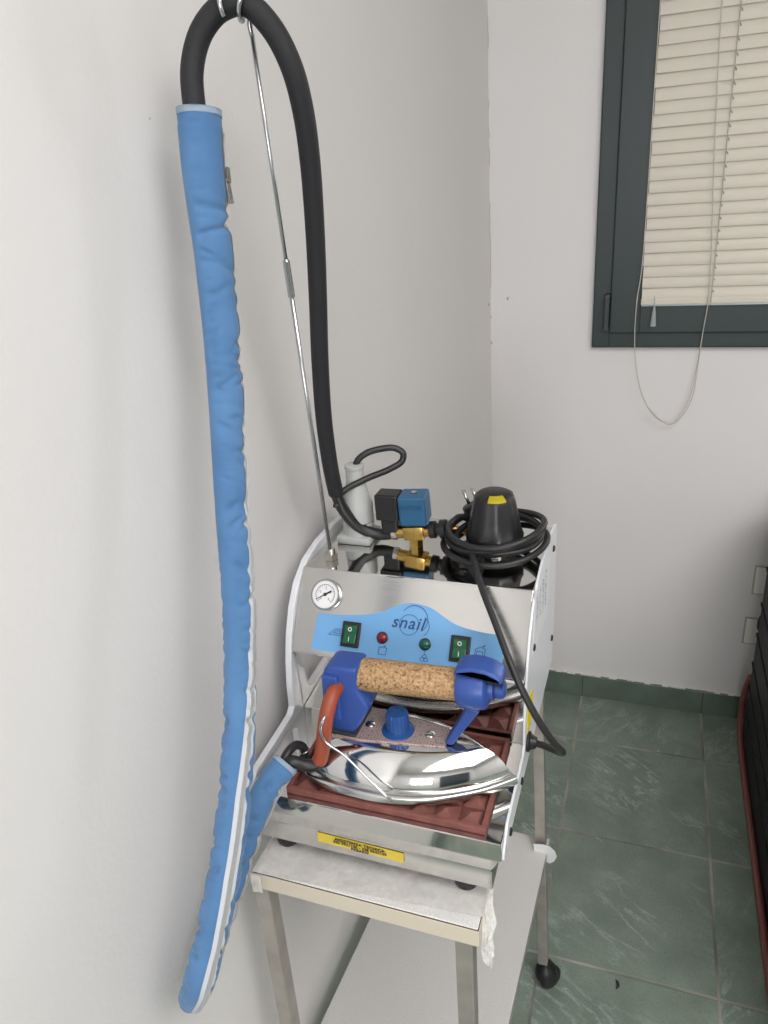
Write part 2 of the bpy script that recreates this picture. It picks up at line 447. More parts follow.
# ------------------------------------------------------------------ the room
RX, RY, RZ = 3.5, -4.4, 2.75
bm = NB(); box(bm, (-0.12, RY - 0.12, -0.08), (RX + 0.12, 0.15, 0)); struct(obj('floor', bm, M['tile']))
bm = NB(); box(bm, (-0.12, RY - 0.12, RZ), (RX + 0.12, 0.15, RZ + 0.1)); struct(obj('ceiling', bm, M['ceiling']))
bm = NB(); box(bm, (-0.12, RY - 0.12, 0), (0, 0.15, RZ)); struct(obj('wall_left', bm, M['wall_left']))
bm = NB(); box(bm, (RX, RY - 0.12, 0), (RX + 0.12, 0.15, RZ)); struct(obj('wall_right', bm, M['wall_left']))
bm = NB()
for a, b in (((0, 0), (0.46, RZ)), ((1.44, 0), (RX, RZ)), ((0.46, 0), (1.44, 0.86)), ((0.46, 2.04), (1.44, RZ))):
    box(bm, (a[0], RY - 0.12, a[1]), (b[0], RY, b[1]))
struct(obj('wall_front', bm, M['wall_left']))
WX0, WX1, WZ0, WZ1 = 0.2545, 1.74, 1.052, 2.36      # window outline on the back wall
bm = NB()
for a, b in (((0, 0), (WX0 + .01, RZ)), ((WX1 - .01, 0), (RX, RZ)), ((WX0 + .01, 0), (WX1 - .01, WZ0 + .01)), ((WX0 + .01, WZ1 - .01), (WX1 - .01, RZ))):
    box(bm, (a[0], 0, a[1]), (b[0], 0.15, b[1]))
struct(obj('wall_back', bm, M['wall_back']))
bm = NB(); box(bm, (0.0, -0.011, 0), (RX, 0.0, 0.0735), 0.0015); struct(obj('baseboard_back', bm, M['skirt']))
bm = NB(); box(bm, (0.0, RY, 0), (0.011, -0.011, 0.0735), 0.0015); struct(obj('baseboard_left', bm, M['skirt']))
# ragged paint line on top of the skirting
bm = NB(); x = 0.012; k = 0
while x < 1.4:
    w = random.uniform(0.008, 0.03); h = random.uniform(0.001, 0.0048); d = random.uniform(.003, .0108)
    box(bm, (x, -d, 0.0732), (x + w, 0.0, 0.0735 + h), 0.0008, 1); x += w * random.uniform(0.9, 1.15)
struct(obj('trim_1', bm, M['plaster']))
# joints of the skirting tiles
bm = NB()
for gx in (0.2698, 0.6028, 0.9358):
    box(bm, (gx - 0.0012, -0.0114, 0), (gx + 0.0012, -0.010, 0.072))
struct(obj('trim_2', bm, M['darkline']))
# settling crack and small holes in the corner
bm = NB()
pts = [V((0.0012 + random.uniform(-.001, .001), -0.0012 + random.uniform(-.001, .0), 1.2 + 0.02 * i)) for i in range(60)]
for a, b in zip(pts, pts[1:]):
    if random.random() < 0.6: tube(bm, [a, b], 0.0005, 5, 1)
lathe(bm, [(0.0, -0.0004), (0.0011, 0), (0.0, 0.0004)], (0.0003, -1.3444, 1.5046), (1, 0, 0), 8, False)
for p in ((0.0, -0.001, 1.128), (0.002, -0.0005, 1.062), (0.045, -0.0002, 1.173), (0.0, -0.03, 1.163)):
    lathe(bm, [(0.0, -0.001), (0.0045, 0), (0.0, 0.001)], p, (0.7, -0.7, 0), 8, False)
struct(obj('trim_3', bm, mat('crack_grey', (0.40, 0.38, 0.37), 0.9)))
# unseen dark door added behind the camera for the chrome to mirror
bm = NB(); box(bm, (1.75, RY, 0), (2.95, RY + 0.04, 2.1), 0.004)
d1 = struct(obj('reflection_door_1', bm, M['door']))
bm = NB(); tube(bm, [(1.84, RY + .03, 1.02), (1.84, RY + .085, 1.02), (1.96, RY + .085, 1.02)], 0.01, 10, 1); obj('reflection_door_handle', bm, M['rod'], d1)
# window frame
bm = NB()
FW = 0.042
def rect_ring(bm, x0, x1, z0, z1, w, y0, y1, bev=0.003):
    box(bm, (x0, y0, z0), (x0 + w, y1, z1), bev); box(bm, (x1 - w, y0, z0), (x1, y1, z1), bev)
    box(bm, (x0 + w - .002, y0, z0), (x1 - w + .002, y1, z0 + w), bev); box(bm, (x0 + w - .002, y0, z1 - w), (x1 - w + .002, y1, z1), bev)
rect_ring(bm, WX0, WX1, WZ0, WZ1, FW, -0.016, 0.05)
win = struct(obj('window_1', bm, M['frame']))
XM = 1.0
sashes = []
for x0, x1 in ((WX0 + FW - .002, XM - .001), (XM + .001, WX1 - FW - .002)):
    bm = NB(); rect_ring(bm, x0, x1, WZ0 + 0.036, WZ1 - 0.036, 0.070 if x0 < .5 else 0.066, -0.026, 0.045, 0.003)
    s = obj('sash', bm, M['frame'], win); sashes.append(s)
    bm = NB(); rect_ring(bm, x0 + .064, x1 - .064, WZ0 + .100, WZ1 - .100, 0.006, -0.022, 0.0, 0.001); obj('glazing_bead', bm, M['bead'], s)
    bm = NB(); box(bm, (x0 + .063, 0.008, WZ0 + .099), (x1 - .063, 0.012, WZ1 - .099)); obj('glass_pane', bm, M['glass'], s)
bm = NB(); box(bm, (0.281, -0.034, 1.095), (0.2935, -0.012, 1.182), 0.003)
for z in (1.100, 1.176): box(bm, (0.2805, -0.0345, z - .003), (0.294, -0.012, z + .003), 0.001)
obj('hinge', bm, M['hinge'], win)

bm = NB(); rect_ring(bm, 0.45, 1.45, 0.85, 2.05, 0.05, RY - .05, RY + .015)  # unseen window added in the front wall to let fill light in
w2 = struct(obj('fill_window_2', bm, M['frame']))
bm = NB(); box(bm, (0.49, RY - .03, 0.89), (1.41, RY - .026, 2.01)); obj('glass_pane', bm, M['glass'], w2)

# ------------------------------------------------------------------ venetian blind
BX0, BX1 = 0.3645, 0.934
bl = thing('venetian_blind', 'cream venetian blind with closed slats hanging in the dark green window', 'blind', (0.65, -0.024, 1.157))
bm = NB(); z = 1.1815; k = 0; pitch = 0.0258
while z < 2.19:
    tilt = math.radians(71 + random.uniform(-3, 3)); dz = random.uniform(-.0008, .0008)
    if k == 1: dz += .0025
    if k == 4: dz += .0015
    rings = []; prof = []
    n = 7
    for i in range(n + 1):
        t = (i / n - 0.5); bow = 0.0045 * (1 - (2 * t) ** 2)
        wv = t * 0.0325; yy = -wv * -math.cos(tilt) - bow * math.sin(tilt); zz = wv * math.sin(tilt) - bow * math.cos(tilt) * -1
        prof.append((yy, zz))
    back = [(y + .0004, zz - .0002) for y, zz in prof][::-1]
    poly = prof + back
    prism(bm, poly, lambda a, b, h: V((h, -0.0255 + a, z + dz + b)), BX0 + random.uniform(-.0012, .0012), BX1, 0)
    z += pitch; k += 1
obj('slats', bm, M['slat'], bl, smooth=30)
bm = NB(); box(bm, (BX0 - .001, -0.034, 1.1545), (BX1, -0.016, 1.1695), 0.003); rail = obj('bottom_rail', bm, M['slat'], bl)
bm = NB(); box(bm, (BX0, -0.0325, 1.1515), (BX1, -0.017, 1.155), 0.001); obj('rail_underside', bm, M['bead'], rail)
bm = NB(); box(bm, (BX0, -0.042, 2.195), (BX1, -0.008, 2.228), 0.003); obj('head_rail', bm, M['slat'], bl)
for lx in (0.5155, 0.80):
    bm = NB()
    tube(bm, [(lx, -0.0385, 1.16), (lx - .001, -0.0385, 1.6), (lx, -0.0385, 2.2)], 0.0010, 6, 4)
    zz = 1.1835
    while zz < 2.19:
        tube(bm, [(lx, -0.0385, zz + .004), (lx + .004, -0.031, zz - .002)], 0.0011, 5, 1); zz += pitch
    obj('ladder_cord', bm, M['cordgrey'], bl)
bm = NB()
tube(bm, [(0.4795, -0.041, 2.19), (0.4795, -0.041, 1.745), (0.4885, -0.041, 1.53), (0.5095, -0.041, 1.17), (0.505, -0.042, 1.097), (0.5016, -0.035, 1.015), (0.4972, -0.030, 0.942), (0.481, -0.027, 0.893), (0.456, -0.025, 0.866), (0.4325, -0.025, 0.870), (0.4026, -0.027, 0.8975), (0.3782, -0.030, 0.947), (0.3624, -0.033, 1.014), (0.3555, -0.038, 1.075), (0.355, -0.041, 1.167), (0.3610, -0.041, 1.235), (0.3625, -0.040, 1.6), (0.3625, -0.040, 2.19)], 0.0011, 6, 6)
tube(bm, [(0.505, -0.0405, 1.10), (0.4995, -0.032, 1.01), (0.493, -0.028, 0.945), (0.477, -0.026, 0.896), (0.452, -0.025, 0.8635), (0.428, -0.026, 0.8745), (0.400, -0.028, 0.905)], 0.0008, 6, 6)
tag(obj('pull_cord', bm, M['cordlight'], bl), 'thin pale cord loop hanging below the blind')
bm = NB(); lathe(bm, [(0.0022, 0.045), (0.0045, 0.030), (0.0048, 0.026), (0.0072, 0.001), (0.0072, 0.0), (0.004, 0)], (0.3945, -0.0365, 1.107), (0, 0, 1), 16)
tube(bm, [(0.3945, -0.0365, 1.15), (0.394, -0.0355, 1.175)], 0.001, 6, 1)
tag(obj('cord_tassel', bm, M['clear'], bl), 'small clear plastic tassel')

# ------------------------------------------------------------------ switch plates on the back wall
for nm, x0, x1, z0, z1, lab in (('wall_plate', 0.689, 0.809, 0.401, 0.486, 'pale rectangular wall plate on the back wall, the upper of two beside the black cabinet'),
                                ('wall_plate', 0.683, 0.803, 0.247, 0.330, 'pale rectangular wall plate on the back wall, the lower of two beside the black cabinet')):
    t = thing(nm, lab, 'switch plate', ((x0 + x1) / 2, 0, (z0 + z1) / 2), 'wall plates by the cabinet')
    bm = NB(); box(bm, (x0, -0.006, z0), (x1, 0.0, z1), 0.002); obj('plate_rim', bm, M['plateedge'], t)
    bm = NB(); box(bm, (x0 + .004, -0.0085, z0 + .004), (x1 - .004, -0.0055, z1 - .004), 0.002); obj('cover_plate', bm, M['plate'], t)

# ------------------------------------------------------------------ black ribbed cabinet at right
cb = thing('ribbed_cabinet', 'tall black ribbed cabinet with dull red trim standing at the right edge', 'cabinet', (0.93, -0.55, 0))
CX0, CX1, CY0, CY1 = 0.7065, 1.02, -1.02, -0.118
bm = NB(); box(bm, (CX0, CY0, 0.05), (CX1, CY1, 0.715), 0.006); obj('body', bm, M['cab'], cb)
zr = [0.115, 0.185, 0.258, 0.345, 0.434, 0.534, 0.62]
for i in range(len(zr)):
    bm = NB(); z0 = zr[i]; z1 = zr[i + 1] if i + 1 < len(zr) else 0.705
    box(bm, (CX0 - .007, CY0 + .004, z0 + .006), (CX0 + .004, CY1 + .003, z1 - .006), 0.003)
    box(bm, (CX0 - .0095, CY0, z0 - .004), (CX0 + .004, CY1 + .008, z0 + .004), 0.0015)
    obj('ribbed_panel', bm, M['cab'], cb)
bm = NB(); box(bm, (CX0 - .006, CY1 - .02, 0.352), (CX0 + .02, CY1 + .024, 0.392), 0.004); box(bm, (CX0 - .010, CY1 - .0, 0.36), (CX0 + .0, CY1 + .018, 0.384), 0.003); obj('latch', bm, M['cab'], cb)
bm = NB()
path = [(CX0 - .006, CY1 + .006, 0.215), (CX0 - .010, CY1 + .026, 0.165), (CX0 - .010, CY1 + .042, 0.105), (CX0 - .010, CY1 + .041, 0.055), (CX0 - .0100, CY1 + .01, 0.020), (CX0 - .0105, CY1 - .12, 0.010), (CX0 - .012, -0.75, 0.010), (CX0 - .013, CY0, 0.010)]
tube(bm, path, 0.0085, 10, 8); tag(obj('edge_trim', bm, M['redtrim'], cb, smooth=True), 'rounded dull red trim')
bm = NB(); box(bm, (CX0 - .004, CY0, 0.0), (CX1, CY1 + .022, 0.11), 0.004); obj('plinth', bm, M['cab'], cb)

# ------------------------------------------------------------------ trolley
tr = thing('trolley', 'narrow white-topped trolley with grey square legs under the steam generator', 'trolley', (0.165, -1.19, 0))
ZT = 0.79
def quad(bm, q, z0, z1, bev=0.0): prism(bm, q, lambda a, b, h: V((a, b, h)), z0, z1, bev)
TQ = [(0.0425, -1.4465), (0.2820, -1.4475), (0.279, -0.942), (0.052, -0.942)]
bm = NB(); quad(bm, TQ, ZT - .022, ZT, 0.0015); top = obj('tabletop', bm, M['laminate'], tr)
def grow(q, d):
    c = V((sum(a for a, b in q) / 4, sum(b for a, b in q) / 4)); return [(a + (d if a > c.x else -d), b + (d if b > c.y else -d)) for a, b in q]
bm = NB(); quad(bm, grow(TQ, .0011), ZT - .0225, ZT - .0012, 0.0008); tag(obj('edge_band', bm, M['edge'], top), 'cream edge band')
bm = NB(); quad(bm, grow(TQ, .0006), ZT - .0013, ZT - .0006); obj('glue_line', bm, M['darkline'], top)
LEGS = [(0.0445, -1.435, 0.0), (0.2655, -1.432, 0.0), (0.2745, -0.936, -0.030), (0.058, -0.952, -0.030)]      # leg centres at shelf height and how much they lean
for lx, ly, ln_ in LEGS:
    bm = NB(); vs = box(bm, (lx - .009, ly - .009, 0.062), (lx + .009, ly + .009, ZT - .0226), 0.0016)
    for v in bm.verts: v.co.x += ln_ * (v.co.z - .36)
    lg = obj('leg', bm, M['leg'], tr)
    fx = lx + ln_ * (.03 - .36)
    bm = NB()
    lathe(bm, [(0.004, -0.010), (0.017, -0.010), (0.0225, -0.006), (0.024, 0.0), (0.0225, .006), (0.017, .010), (0.004, .010)], (fx + .013, ly, 0.024), (0.8, -0.6, 0), 24)
    w = obj('caster_wheel', bm, M['blackrub'], lg, smooth=40)
    bm = NB(); lathe(bm, [(0.009, 0.064), (0.011, 0.056), (0.017, 0.05), (0.0215, 0.038), (0.0218, 0.030), (0.018, 0.028)], (fx + .008, ly, 0), (-.08, 0, 1), 20)
    obj('caster_hood', bm, M['black'], lg, smooth=40)
SQ = [(0.0155, -1.44), (0.2690, -1.44), (0.2868, -0.918), (0.046, -0.918)]
bm = NB(); quad(bm, SQ, 0.342, 0.36, 0.001); sh = obj('lower_shelf', bm, M['shelfmat'], tr)
bm = NB(); quad(bm, grow(SQ, .0008), 0.3415, 0.3585); obj('shelf_edge_band', bm, M['shelfedge'], sh)
# white tape flap at the shelf corner
bm = NB()
rings = []
poly = [(-.026, .012), (-.010, .016), (.004, .014), (.0135, .004), (.0165, -.010), (.012, -.024), (.004, -.033), (-.006, -.030), (-.012, -.018), (-.024, -.008)]
prism(bm, poly, lambda a, b, h: V((0.288 + a * .95, -0.9515 - h - .15 * b, 0.3665 + b)), 0, 0.0006, 0)
tag(obj('tape_flap', bm, M['tapewhite'], sh), 'white tape flap at the back corner')
# translucent packing film stuck over the front of the top
bm = NB()
nx, ny = 46, 14
g = []
for j in range(ny + 1):
    row = []
    for i in range(nx + 1):
        s = i / nx; t = j / ny
        xf = 0.0405 + s * (0.284 - 0.0405)
        yf = -1.4485 + 0.014 * max(0, s - 0.06) / 0.94 if s > 0.06 else -1.4485
        y = yf + t * (-1.335 - yf)
        zz = ZT + 0.0008 + 0.0008 * (math.sin(31 * s + 9 * t) * math.sin(17 * t + 5 * s) + 1) + random.uniform(0, .0006)
        row.append(bm.verts.new((xf, y, zz)))
    g.append(row)
for j in range(ny):
    for i in range(nx): bm.faces.new((g[j][i], g[j][i + 1], g[j + 1][i + 1], g[j + 1][i]))
# wrap over the left end and front-left corner
def strip(bm, rows):
    R = [[bm.verts.new(p) for p in r] for r in rows]
    for i in range(len(R) - 1):
        for j in range(len(R[0]) - 1): bm.faces.new((R[i][j], R[i][j + 1], R[i + 1][j + 1], R[i + 1][j]))
rows = []
for k in range(9):
    t = k / 8; y = -1.449 + t * 0.10; rj = lambda a: random.uniform(-a, a)
    rows.append([(0.0425, y, ZT + .0015), (0.0400 + rj(.001), y, ZT - .004), (0.0394 + rj(.001), y, ZT - .016 + rj(.002)), (0.0400 + rj(.001), y, ZT - .026 + rj(.003))])
strip(bm, rows)
rows = []
for k in range(6):
    t = k / 5; x = 0.0395 + t * 0.012
    rows.append([(x, -1.4505, ZT + .001), (x, -1.4515, ZT - .010), (x, -1.451, ZT - .024 + random.uniform(-.003, .003))])
strip(bm, rows)
bmesh.ops.solidify(bm, geom=bm.faces[:], thickness=0.0003)
tag(obj('packing_film', bm, M['film'], top, smooth=True), 'translucent film stuck over the front of the top')
bm = NB()
FLL = [(0.2790, -1.41, 0.7918), (0.2815, -1.415, 0.7915), (0.2828, -1.425, 0.7883), (0.2832, -1.436, 0.7800), (0.2838, -1.442, 0.7643), (0.2850, -1.443, 0.7437), (0.2918, -1.441, 0.7330)]
FLR = [(0.2850, -1.39, 0.7922), (0.2868, -1.400, 0.7905), (0.2900, -1.415, 0.7840), (0.2955, -1.426, 0.7770), (0.2926, -1.432, 0.7672), (0.2950, -1.436, 0.7532), (0.2940, -1.439, 0.7325)]
la = catmull(FLL, 3); lb_ = catmull(FLR, 3); rows = []
for p, q in zip(la, lb_):
    rows.append([p.lerp(q, j / 6) + V((random.uniform(-.0004, .0004), random.uniform(-.0035, .0025) * (1 if 0 < j < 6 else .3), random.uniform(-.001, .001))) for j in range(7)])
strip(bm, rows); bmesh.ops.solidify(bm, geom=bm.faces[:], thickness=0.0004)
tag(obj('film_flap', bm, M['film'], top), 'torn film hanging at the right corner')
bm = NB(); prism(bm, [(0.052, -1.385), (0.118, -1.398), (0.128, -1.370), (0.056, -1.345)], lambda a, b, h: V((a, b, h + .0022)), ZT, ZT + .0004); tag(obj('masking_tape', bm, M['masking'], top), 'yellowed tape under the left foot')

# ------------------------------------------------------------------ steam generator
sg = thing('steam_generator', 'stainless steel steam generator with white sides and blue control panel on the trolley', 'steam generator', (0.165, -1.25, ZT))
XL, XR = 0.0345, 0.2995
prof = [(-1.423, .856), (-1.423, .878), (-1.283, .878), (-1.288, .9615), (-1.2945, .963), (-1.2935, .967), (-1.240, 1.045), (-1.078, 1.045), (-1.078, .857)]
bm = NB(); prism(bm, prof, lambda a, b, h: V((h, a, b)), XL, XR, 0.0009, 2); chassis = obj('chassis', bm, M['mirror'], sg)
CPO = V((0.034, -1.293, .967)); CV = V((0, .053, .078)).normalized(); CN = V((0, -.078, .053)).normalized()
def CP(u, v, h): return CPO + V((1, 0, 0)) * u + CV * v + CN * h
bm = NB(); prism(bm, [(0.001, 0.0012), (0.2650, 0.0012), (0.2650, 0.0925), (0.001, 0.0925)], lambda a, b, h: CP(a, b, h), 0.0001, 0.0012, 0.0004)
cpn = obj('control_panel', bm, M['panelsteel'], sg)
# base tray
bm = NB()
def brect(x0, x1, y0, y1, z): return [V((x0, y0, z)), V((x1, y0, z)), V((x1, y1, z)), V((x0, y1, z))]
loft(bm, [brect(XL + .001, XR - .0025, -1.4215, -1.08, .8565), brect(XL + .001, XR - .0025, -1.4215, -1.08, .8540), brect(.0400, .2890, -1.4175, -1.09, .8370), brect(.0395, .2895, -1.4175, -1.09, .8345), brect(.0395, .2895, -1.4165, -1.09, .8105), brect(.0410, .2880, -1.4145, -1.092, .8085)])
bs = obj('base_tray', bm, M['basesteel'], sg)
for fx, fy in ((0.0600, -1.399), (0.2595, -1.399), (0.0635, -1.115), (0.2575, -1.115)):
    bm = NB(); lathe(bm, [(0.0115, 0.0026), (0.0125, 0.005), (0.0125, 0.013), (0.011, 0.0155), (0.006, 0.016), (.005, .0192)], (fx, fy, ZT), (0, 0, 1), 24); obj('rubber_foot', bm, M['blackrub'], sg, smooth=40)
# yellow service sticker
def BF(a, b, h): return V((a, -1.4177 - h, b))
SA = [V((0.1072, 0, 0.8350)), V((0.2010, 0, 0.8328)), V((0.2006, 0, 0.8200)), V((0.1066, 0, 0.8222))]
bm = NB(); prism(bm, [(p.x, p.z) for p in SA], BF, 0.0002, 0.0006, 0.0001, 1); st = tag(obj('service_sticker', bm, M['yellow'], sg), 'yellow sticker with black lettering')
bm = NB()
def SL(x0, z0): return lambda a, b, h: V((x0 + a, -1.4186 - h, z0 + b - a * 0.028))
text_bm(bm, 'ASSISTENZA TECNICA', 0.0050, SL(0.1538, 0.8309), spacing=1.1, bold=0.00022)
text_bm(bm, '350 0921106 - 338 0543159', 0.0047, SL(0.1538, 0.8268), spacing=1.08, bold=0.00022)
text_bm(bm, 'PREARO', 0.0047, SL(0.1538, 0.8227), spacing=1.15, bold=0.00022)
obj('sticker_lettering', bm, M['inkblack'], st)
# side panels
SP = [(-1.421, .857), (-1.4195, .8655), (-1.408, .8755), (-1.400, .8825), (-1.33, .8865), (-1.312, .888), (-1.3045, .894), (-1.3035, .92), (-1.2985, .95), (-1.289, .982), (-1.275, 1.010), (-1.256, 1.033), (-1.228, 1.0485), (-1.19, 1.0555), (-1.14, 1.0565), (-1.10, 1.0535), (-1.083, 1.0515), (-1.070, 1.046), (-1.068, .94), (-1.074, .90), (-1.086, .857)]
for x0, x1, sgn in ((XR, 0.3022, 1), (0.0265, XL, -1)):
    bm = NB(); prism(bm, SP, lambda a, b, h: V((h, a, b)), x0, x1, 0.0007 if sgn > 0 else 0.0012, 2); p = obj('side_panel', bm, M['white'], sg)
    xo = x1 if sgn > 0 else x0
    for sy, sz in ((-1.103, 1.028), (-1.100, .899), (-1.255, .985), (-1.327, .868), (-1.392, .864)):
        bm = NB(); lathe(bm, [(0.0042, 0), (0.0042, .0012), (0.003, .0022), (0.0005, .0025)], (xo, sy, sz), (sgn, 0, 0), 14); obj('screw', bm, M['screw'], p)
    if sgn > 0:
        SX = lambda a, b, h: V((x1 + h, a, b))
        bm = NB(); prism(bm, [(-1.246, 1.045), (-1.128, 1.03), (-1.150, .965), (-1.262, .98)], SX, 0.0001, 0.0004); lb = tag(obj('paper_label', bm, M['tapewhite'], p), 'white label with blue handwriting')
        bm = NB()
        for r_ in range(4):
            y0 = -1.235 + .022 * r_; q = []
            for i in range(26): q.append((y0 + .0045 * random.uniform(-1, 1), 1.034 - .0020 * i + 0.0022 * random.uniform(-1, 1)))
            stroke(bm, q[:16 + 3 * r_], 0.0009, SX, 0.0006)
        obj('handwriting', bm, M['ink'], lb)
        bm = NB(); prism(bm, [(-1.292, .945), (-1.252, .930), (-1.262, .897), (-1.292, .900)], SX, 0.0001, 0.0005); tag(obj('warning_label', bm, M['yellowbright'], p), 'yellow label')
        bm = NB(); lathe(bm, [(0.011, 0), (0.011, .003), (0.0085, .004), (.006, .010), (.005, .010)], (x1, -1.290, .889), (1, 0, 0), 20); tag(obj('cable_gland', bm, M['black'], p, smooth=40), 'black cable gland')
# blue control label
STK = [(0.0245, 0.0024), (0.028, 0.0435), (0.0597, 0.0449), (0.0983, 0.0516), (0.1168, 0.0605), (0.1312, 0.0660), (0.1449, 0.0664), (0.159, 0.0635), (0.1721, 0.0569), (0.1863, 0.050), (0.2087, 0.0455), (0.2405, 0.044), (0.2408, 0.0024)]
top_c = catmull([V((a, b, 0)) for a, b in STK[1:12]], 5)
bm = NB(); prism(bm, [STK[0]] + [(p.x, p.y) for p in top_c] + [STK[12]], CP, 0.0012, 0.0017)
cl = tag(obj('control_label', bm, M['stickerblue'], sg), 'pale blue label with a wavy top edge')
bm = NB()
text_bm(bm, 'snail', 0.019, lambda a, b, h: CP(0.1345 + a, 0.0445 + b, 0.0018 + h), shear=0.25, spacing=1.1, bold=0.0002)
stroke(bm, circ(0.1415, 0.0495, 0.0150, -0.9, 2.6), 0.0007, CP, 0.0023)
stroke(bm, circ(0.1362, 0.0430, 0.0110), 0.0006, CP, 0.0022)
stroke(bm, circ(0.1480, 0.0430, 0.0110, -1.0, 1.1), 0.0006, CP, 0.0022)
obj('printed_logo', bm, M['ink'], cl)
ICONS = ([[(0.044, .0215), (0.0595, .0215), (0.060, .0285), (0.052, .0285), (0.044, .0215)], [(0.050, .0238), (0.0575, .0238), (0.0578, .0265), (0.0528, .0265), (0.050, .0238)]],
         [[(0.105, .0075), (0.1135, .0075), (0.1145, .0145), (0.1115, .0155), (0.1125, .0172), (0.1085, .0152), (0.1055, .0155), (0.105, .0075)]],
         [[(0.211, .0185), (0.2215, .0185), (0.222, .0275), (0.219, .0285), (0.2215, .0315), (0.2135, .0275), (0.2115, .0265), (0.211, .0185)], [(0.213, .0205), (0.2195, .0205), (0.2195, .0245), (0.213, .0245), (0.213, .0205)]],
         [circ(0.155, .0085, 0.0022, n=10), circ(0.1595, .0085, 0.0022, n=10), circ(0.1573, .0115, 0.0022, n=10), [(0.1573, .0135), (0.1573, .0175)]])
for icon in ICONS:
    bm = NB()
    for st_ in icon: stroke(bm, st_, 0.0006, CP, 0.0021)
    obj('printed_icon', bm, M['ink'], cl)
# rocker switches
for u in (0.0708, 0.1952):
    bm = NB(); prism(bm, [(u - .0108, .0105), (u + .0108, .0105), (u + .0108, .0385), (u - .0108, .0385)], CP, 0.0012, 0.0042, 0.0010)
    f = obj('rocker_switch', bm, M['black'], sg)
    bm = NB()
    pr = [(.0145, .0035), (.0145, .0080), (.0245, .0052), (.0345, .0064), (.0345, .0035)]
    prism(bm, pr, lambda a, b, h: CP(u + h, a, b), -.0072, .0072, 0.0007)
    rk = obj('rocker', bm, M['green'], f)
    bm = NB()
    stroke(bm, [(0, -.0022), (0, .0022)], .0008, lambda a, b, h: CP(u + a, .0192 + b, .0074 + h))
    stroke(bm, circ(0, 0, .0019, n=14), .0008, lambda a, b, h: CP(u + a, .0300 + b, .0068 + h))
    obj('switch_marking', bm, M['whitemark'], rk)
for u, v, k, lab in ((0.1078, .0255, 'redlamp', 'red indicator lamp'), (0.1567, .0245, 'greenlamp', 'green indicator lamp')):
    bm = NB(); lathe(bm, [(0.0066, .0012), (0.0066, .0028), (0.0056, .0034), (0.0053, .0034)], CP(u, v, 0), CN, 28); f = tag(obj('indicator_lamp', bm, M['black'], sg, smooth=40), lab)
    bm = NB(); lathe(bm, [(0.0054, .003), (0.0052, .0042), (0.0036, .0056), (0.001, .0062)], CP(u, v, 0), CN, 28); obj('lens', bm, M[k], f, smooth=True)
# pressure gauge
gu, gv = 0.0350, 0.0650
bm = NB(); lathe(bm, [(0.0178, .0012), (0.0178, .006), (0.0172, .0075), (0.0158, .0075), (0.0155, .0055), (.001, .0055)], CP(gu, gv, 0), CN, 48); gg = tag(obj('pressure_gauge', bm, M['gaugering'], sg, smooth=35), 'round steel-rimmed pressure gauge')
bm = NB(); lathe(bm, [(0.0156, .0056), (0.0156, .0060), (.0005, .0060)], CP(gu, gv, 0), CN, 48); obj('dial', bm, M['dial'], gg)
bm = NB(); GF = lambda a, b, h: CP(gu + a, gv + b, .0061 + h)
for i in range(21):
    a = math.radians(225 - 270 * i / 20); r0 = .0098 if i % 5 else .0085
    stroke(bm, [(r0 * math.cos(a), r0 * math.sin(a)), (.0112 * math.cos(a), .0112 * math.sin(a))], .0004, GF, .0001)
stroke(bm, circ(0, 0, .0115, math.radians(-45), math.radians(225)), .0004, GF, .0001)
for i, s_ in enumerate('02468'):
    a = math.radians(225 - 270 * i / 4); text_bm(bm, s_, .0034, lambda x, y, h: CP(gu + .0068 * math.cos(a) + x, gv + .0068 * math.sin(a) + y, .0061 + h))
obj('dial_marks', bm, M['inkblack'], gg)
bm = NB(); stroke(bm, [(-.0100, -.0062), (.0066, .0041)], .0010, GF, .0004); stroke(bm, [(-.001, -.0006), (.0066, .0041)], .0020, GF, .0006); lathe(bm, [(.0019, .0061), (.0019, .0075), (.0005, .0077)], CP(gu, gv, 0), CN, 14); obj('needle', bm, M['inkblack'], gg)

# top fittings -----------------------------------------------------------------
ZP = 1.0452
bm = NB()
lathe(bm, [(0.019, 0), (0.019, .002), (0.013, .003), (0.013, .014), (0.0165, .0155)], (0.2425, -1.160, ZP), (0, 0, 1), 32); obj('cap_neck', bm, M['nut'], sg, smooth=40)
def flute(k, t): return 1.0 + (0.022 * math.cos(10 * t) if 2 <= k <= 6 else 0)
bm = NB(); lathe(bm, [(0.0300, .0145), (0.0328, .0165), (0.0328, .0265), (0.0310, .0285), (0.0272, .048), (0.0235, .066), (0.0215, .0725), (0.0165, .0755), (.001, .0760)], (0.2425, -1.160, ZP), (0, 0, 1), 60, radf=flute)
cap = tag(obj('filler_cap', bm, M['black'], sg, smooth=45), 'black conical filler cap with ribbed grip')
bm = NB(); CPF = [(0.0258, .0580), (0.0227, .0700), (0.0217, .0729), (0.0168, .0759), (0.0150, .0761)]
rows = [[V((0.2425 + (r_ + .0004) * math.cos(math.radians(t_)), -1.160 + (r_ + .0004) * math.sin(math.radians(t_)), ZP + h_ + .0004)) for t_ in range(-97, -41, 4)] for r_, h_ in CPF[1:]]
strip(bm, rows); bmesh.ops.solidify(bm, geom=bm.faces[:], thickness=.0004); obj('cap_label', bm, M['yellowbright'], cap)
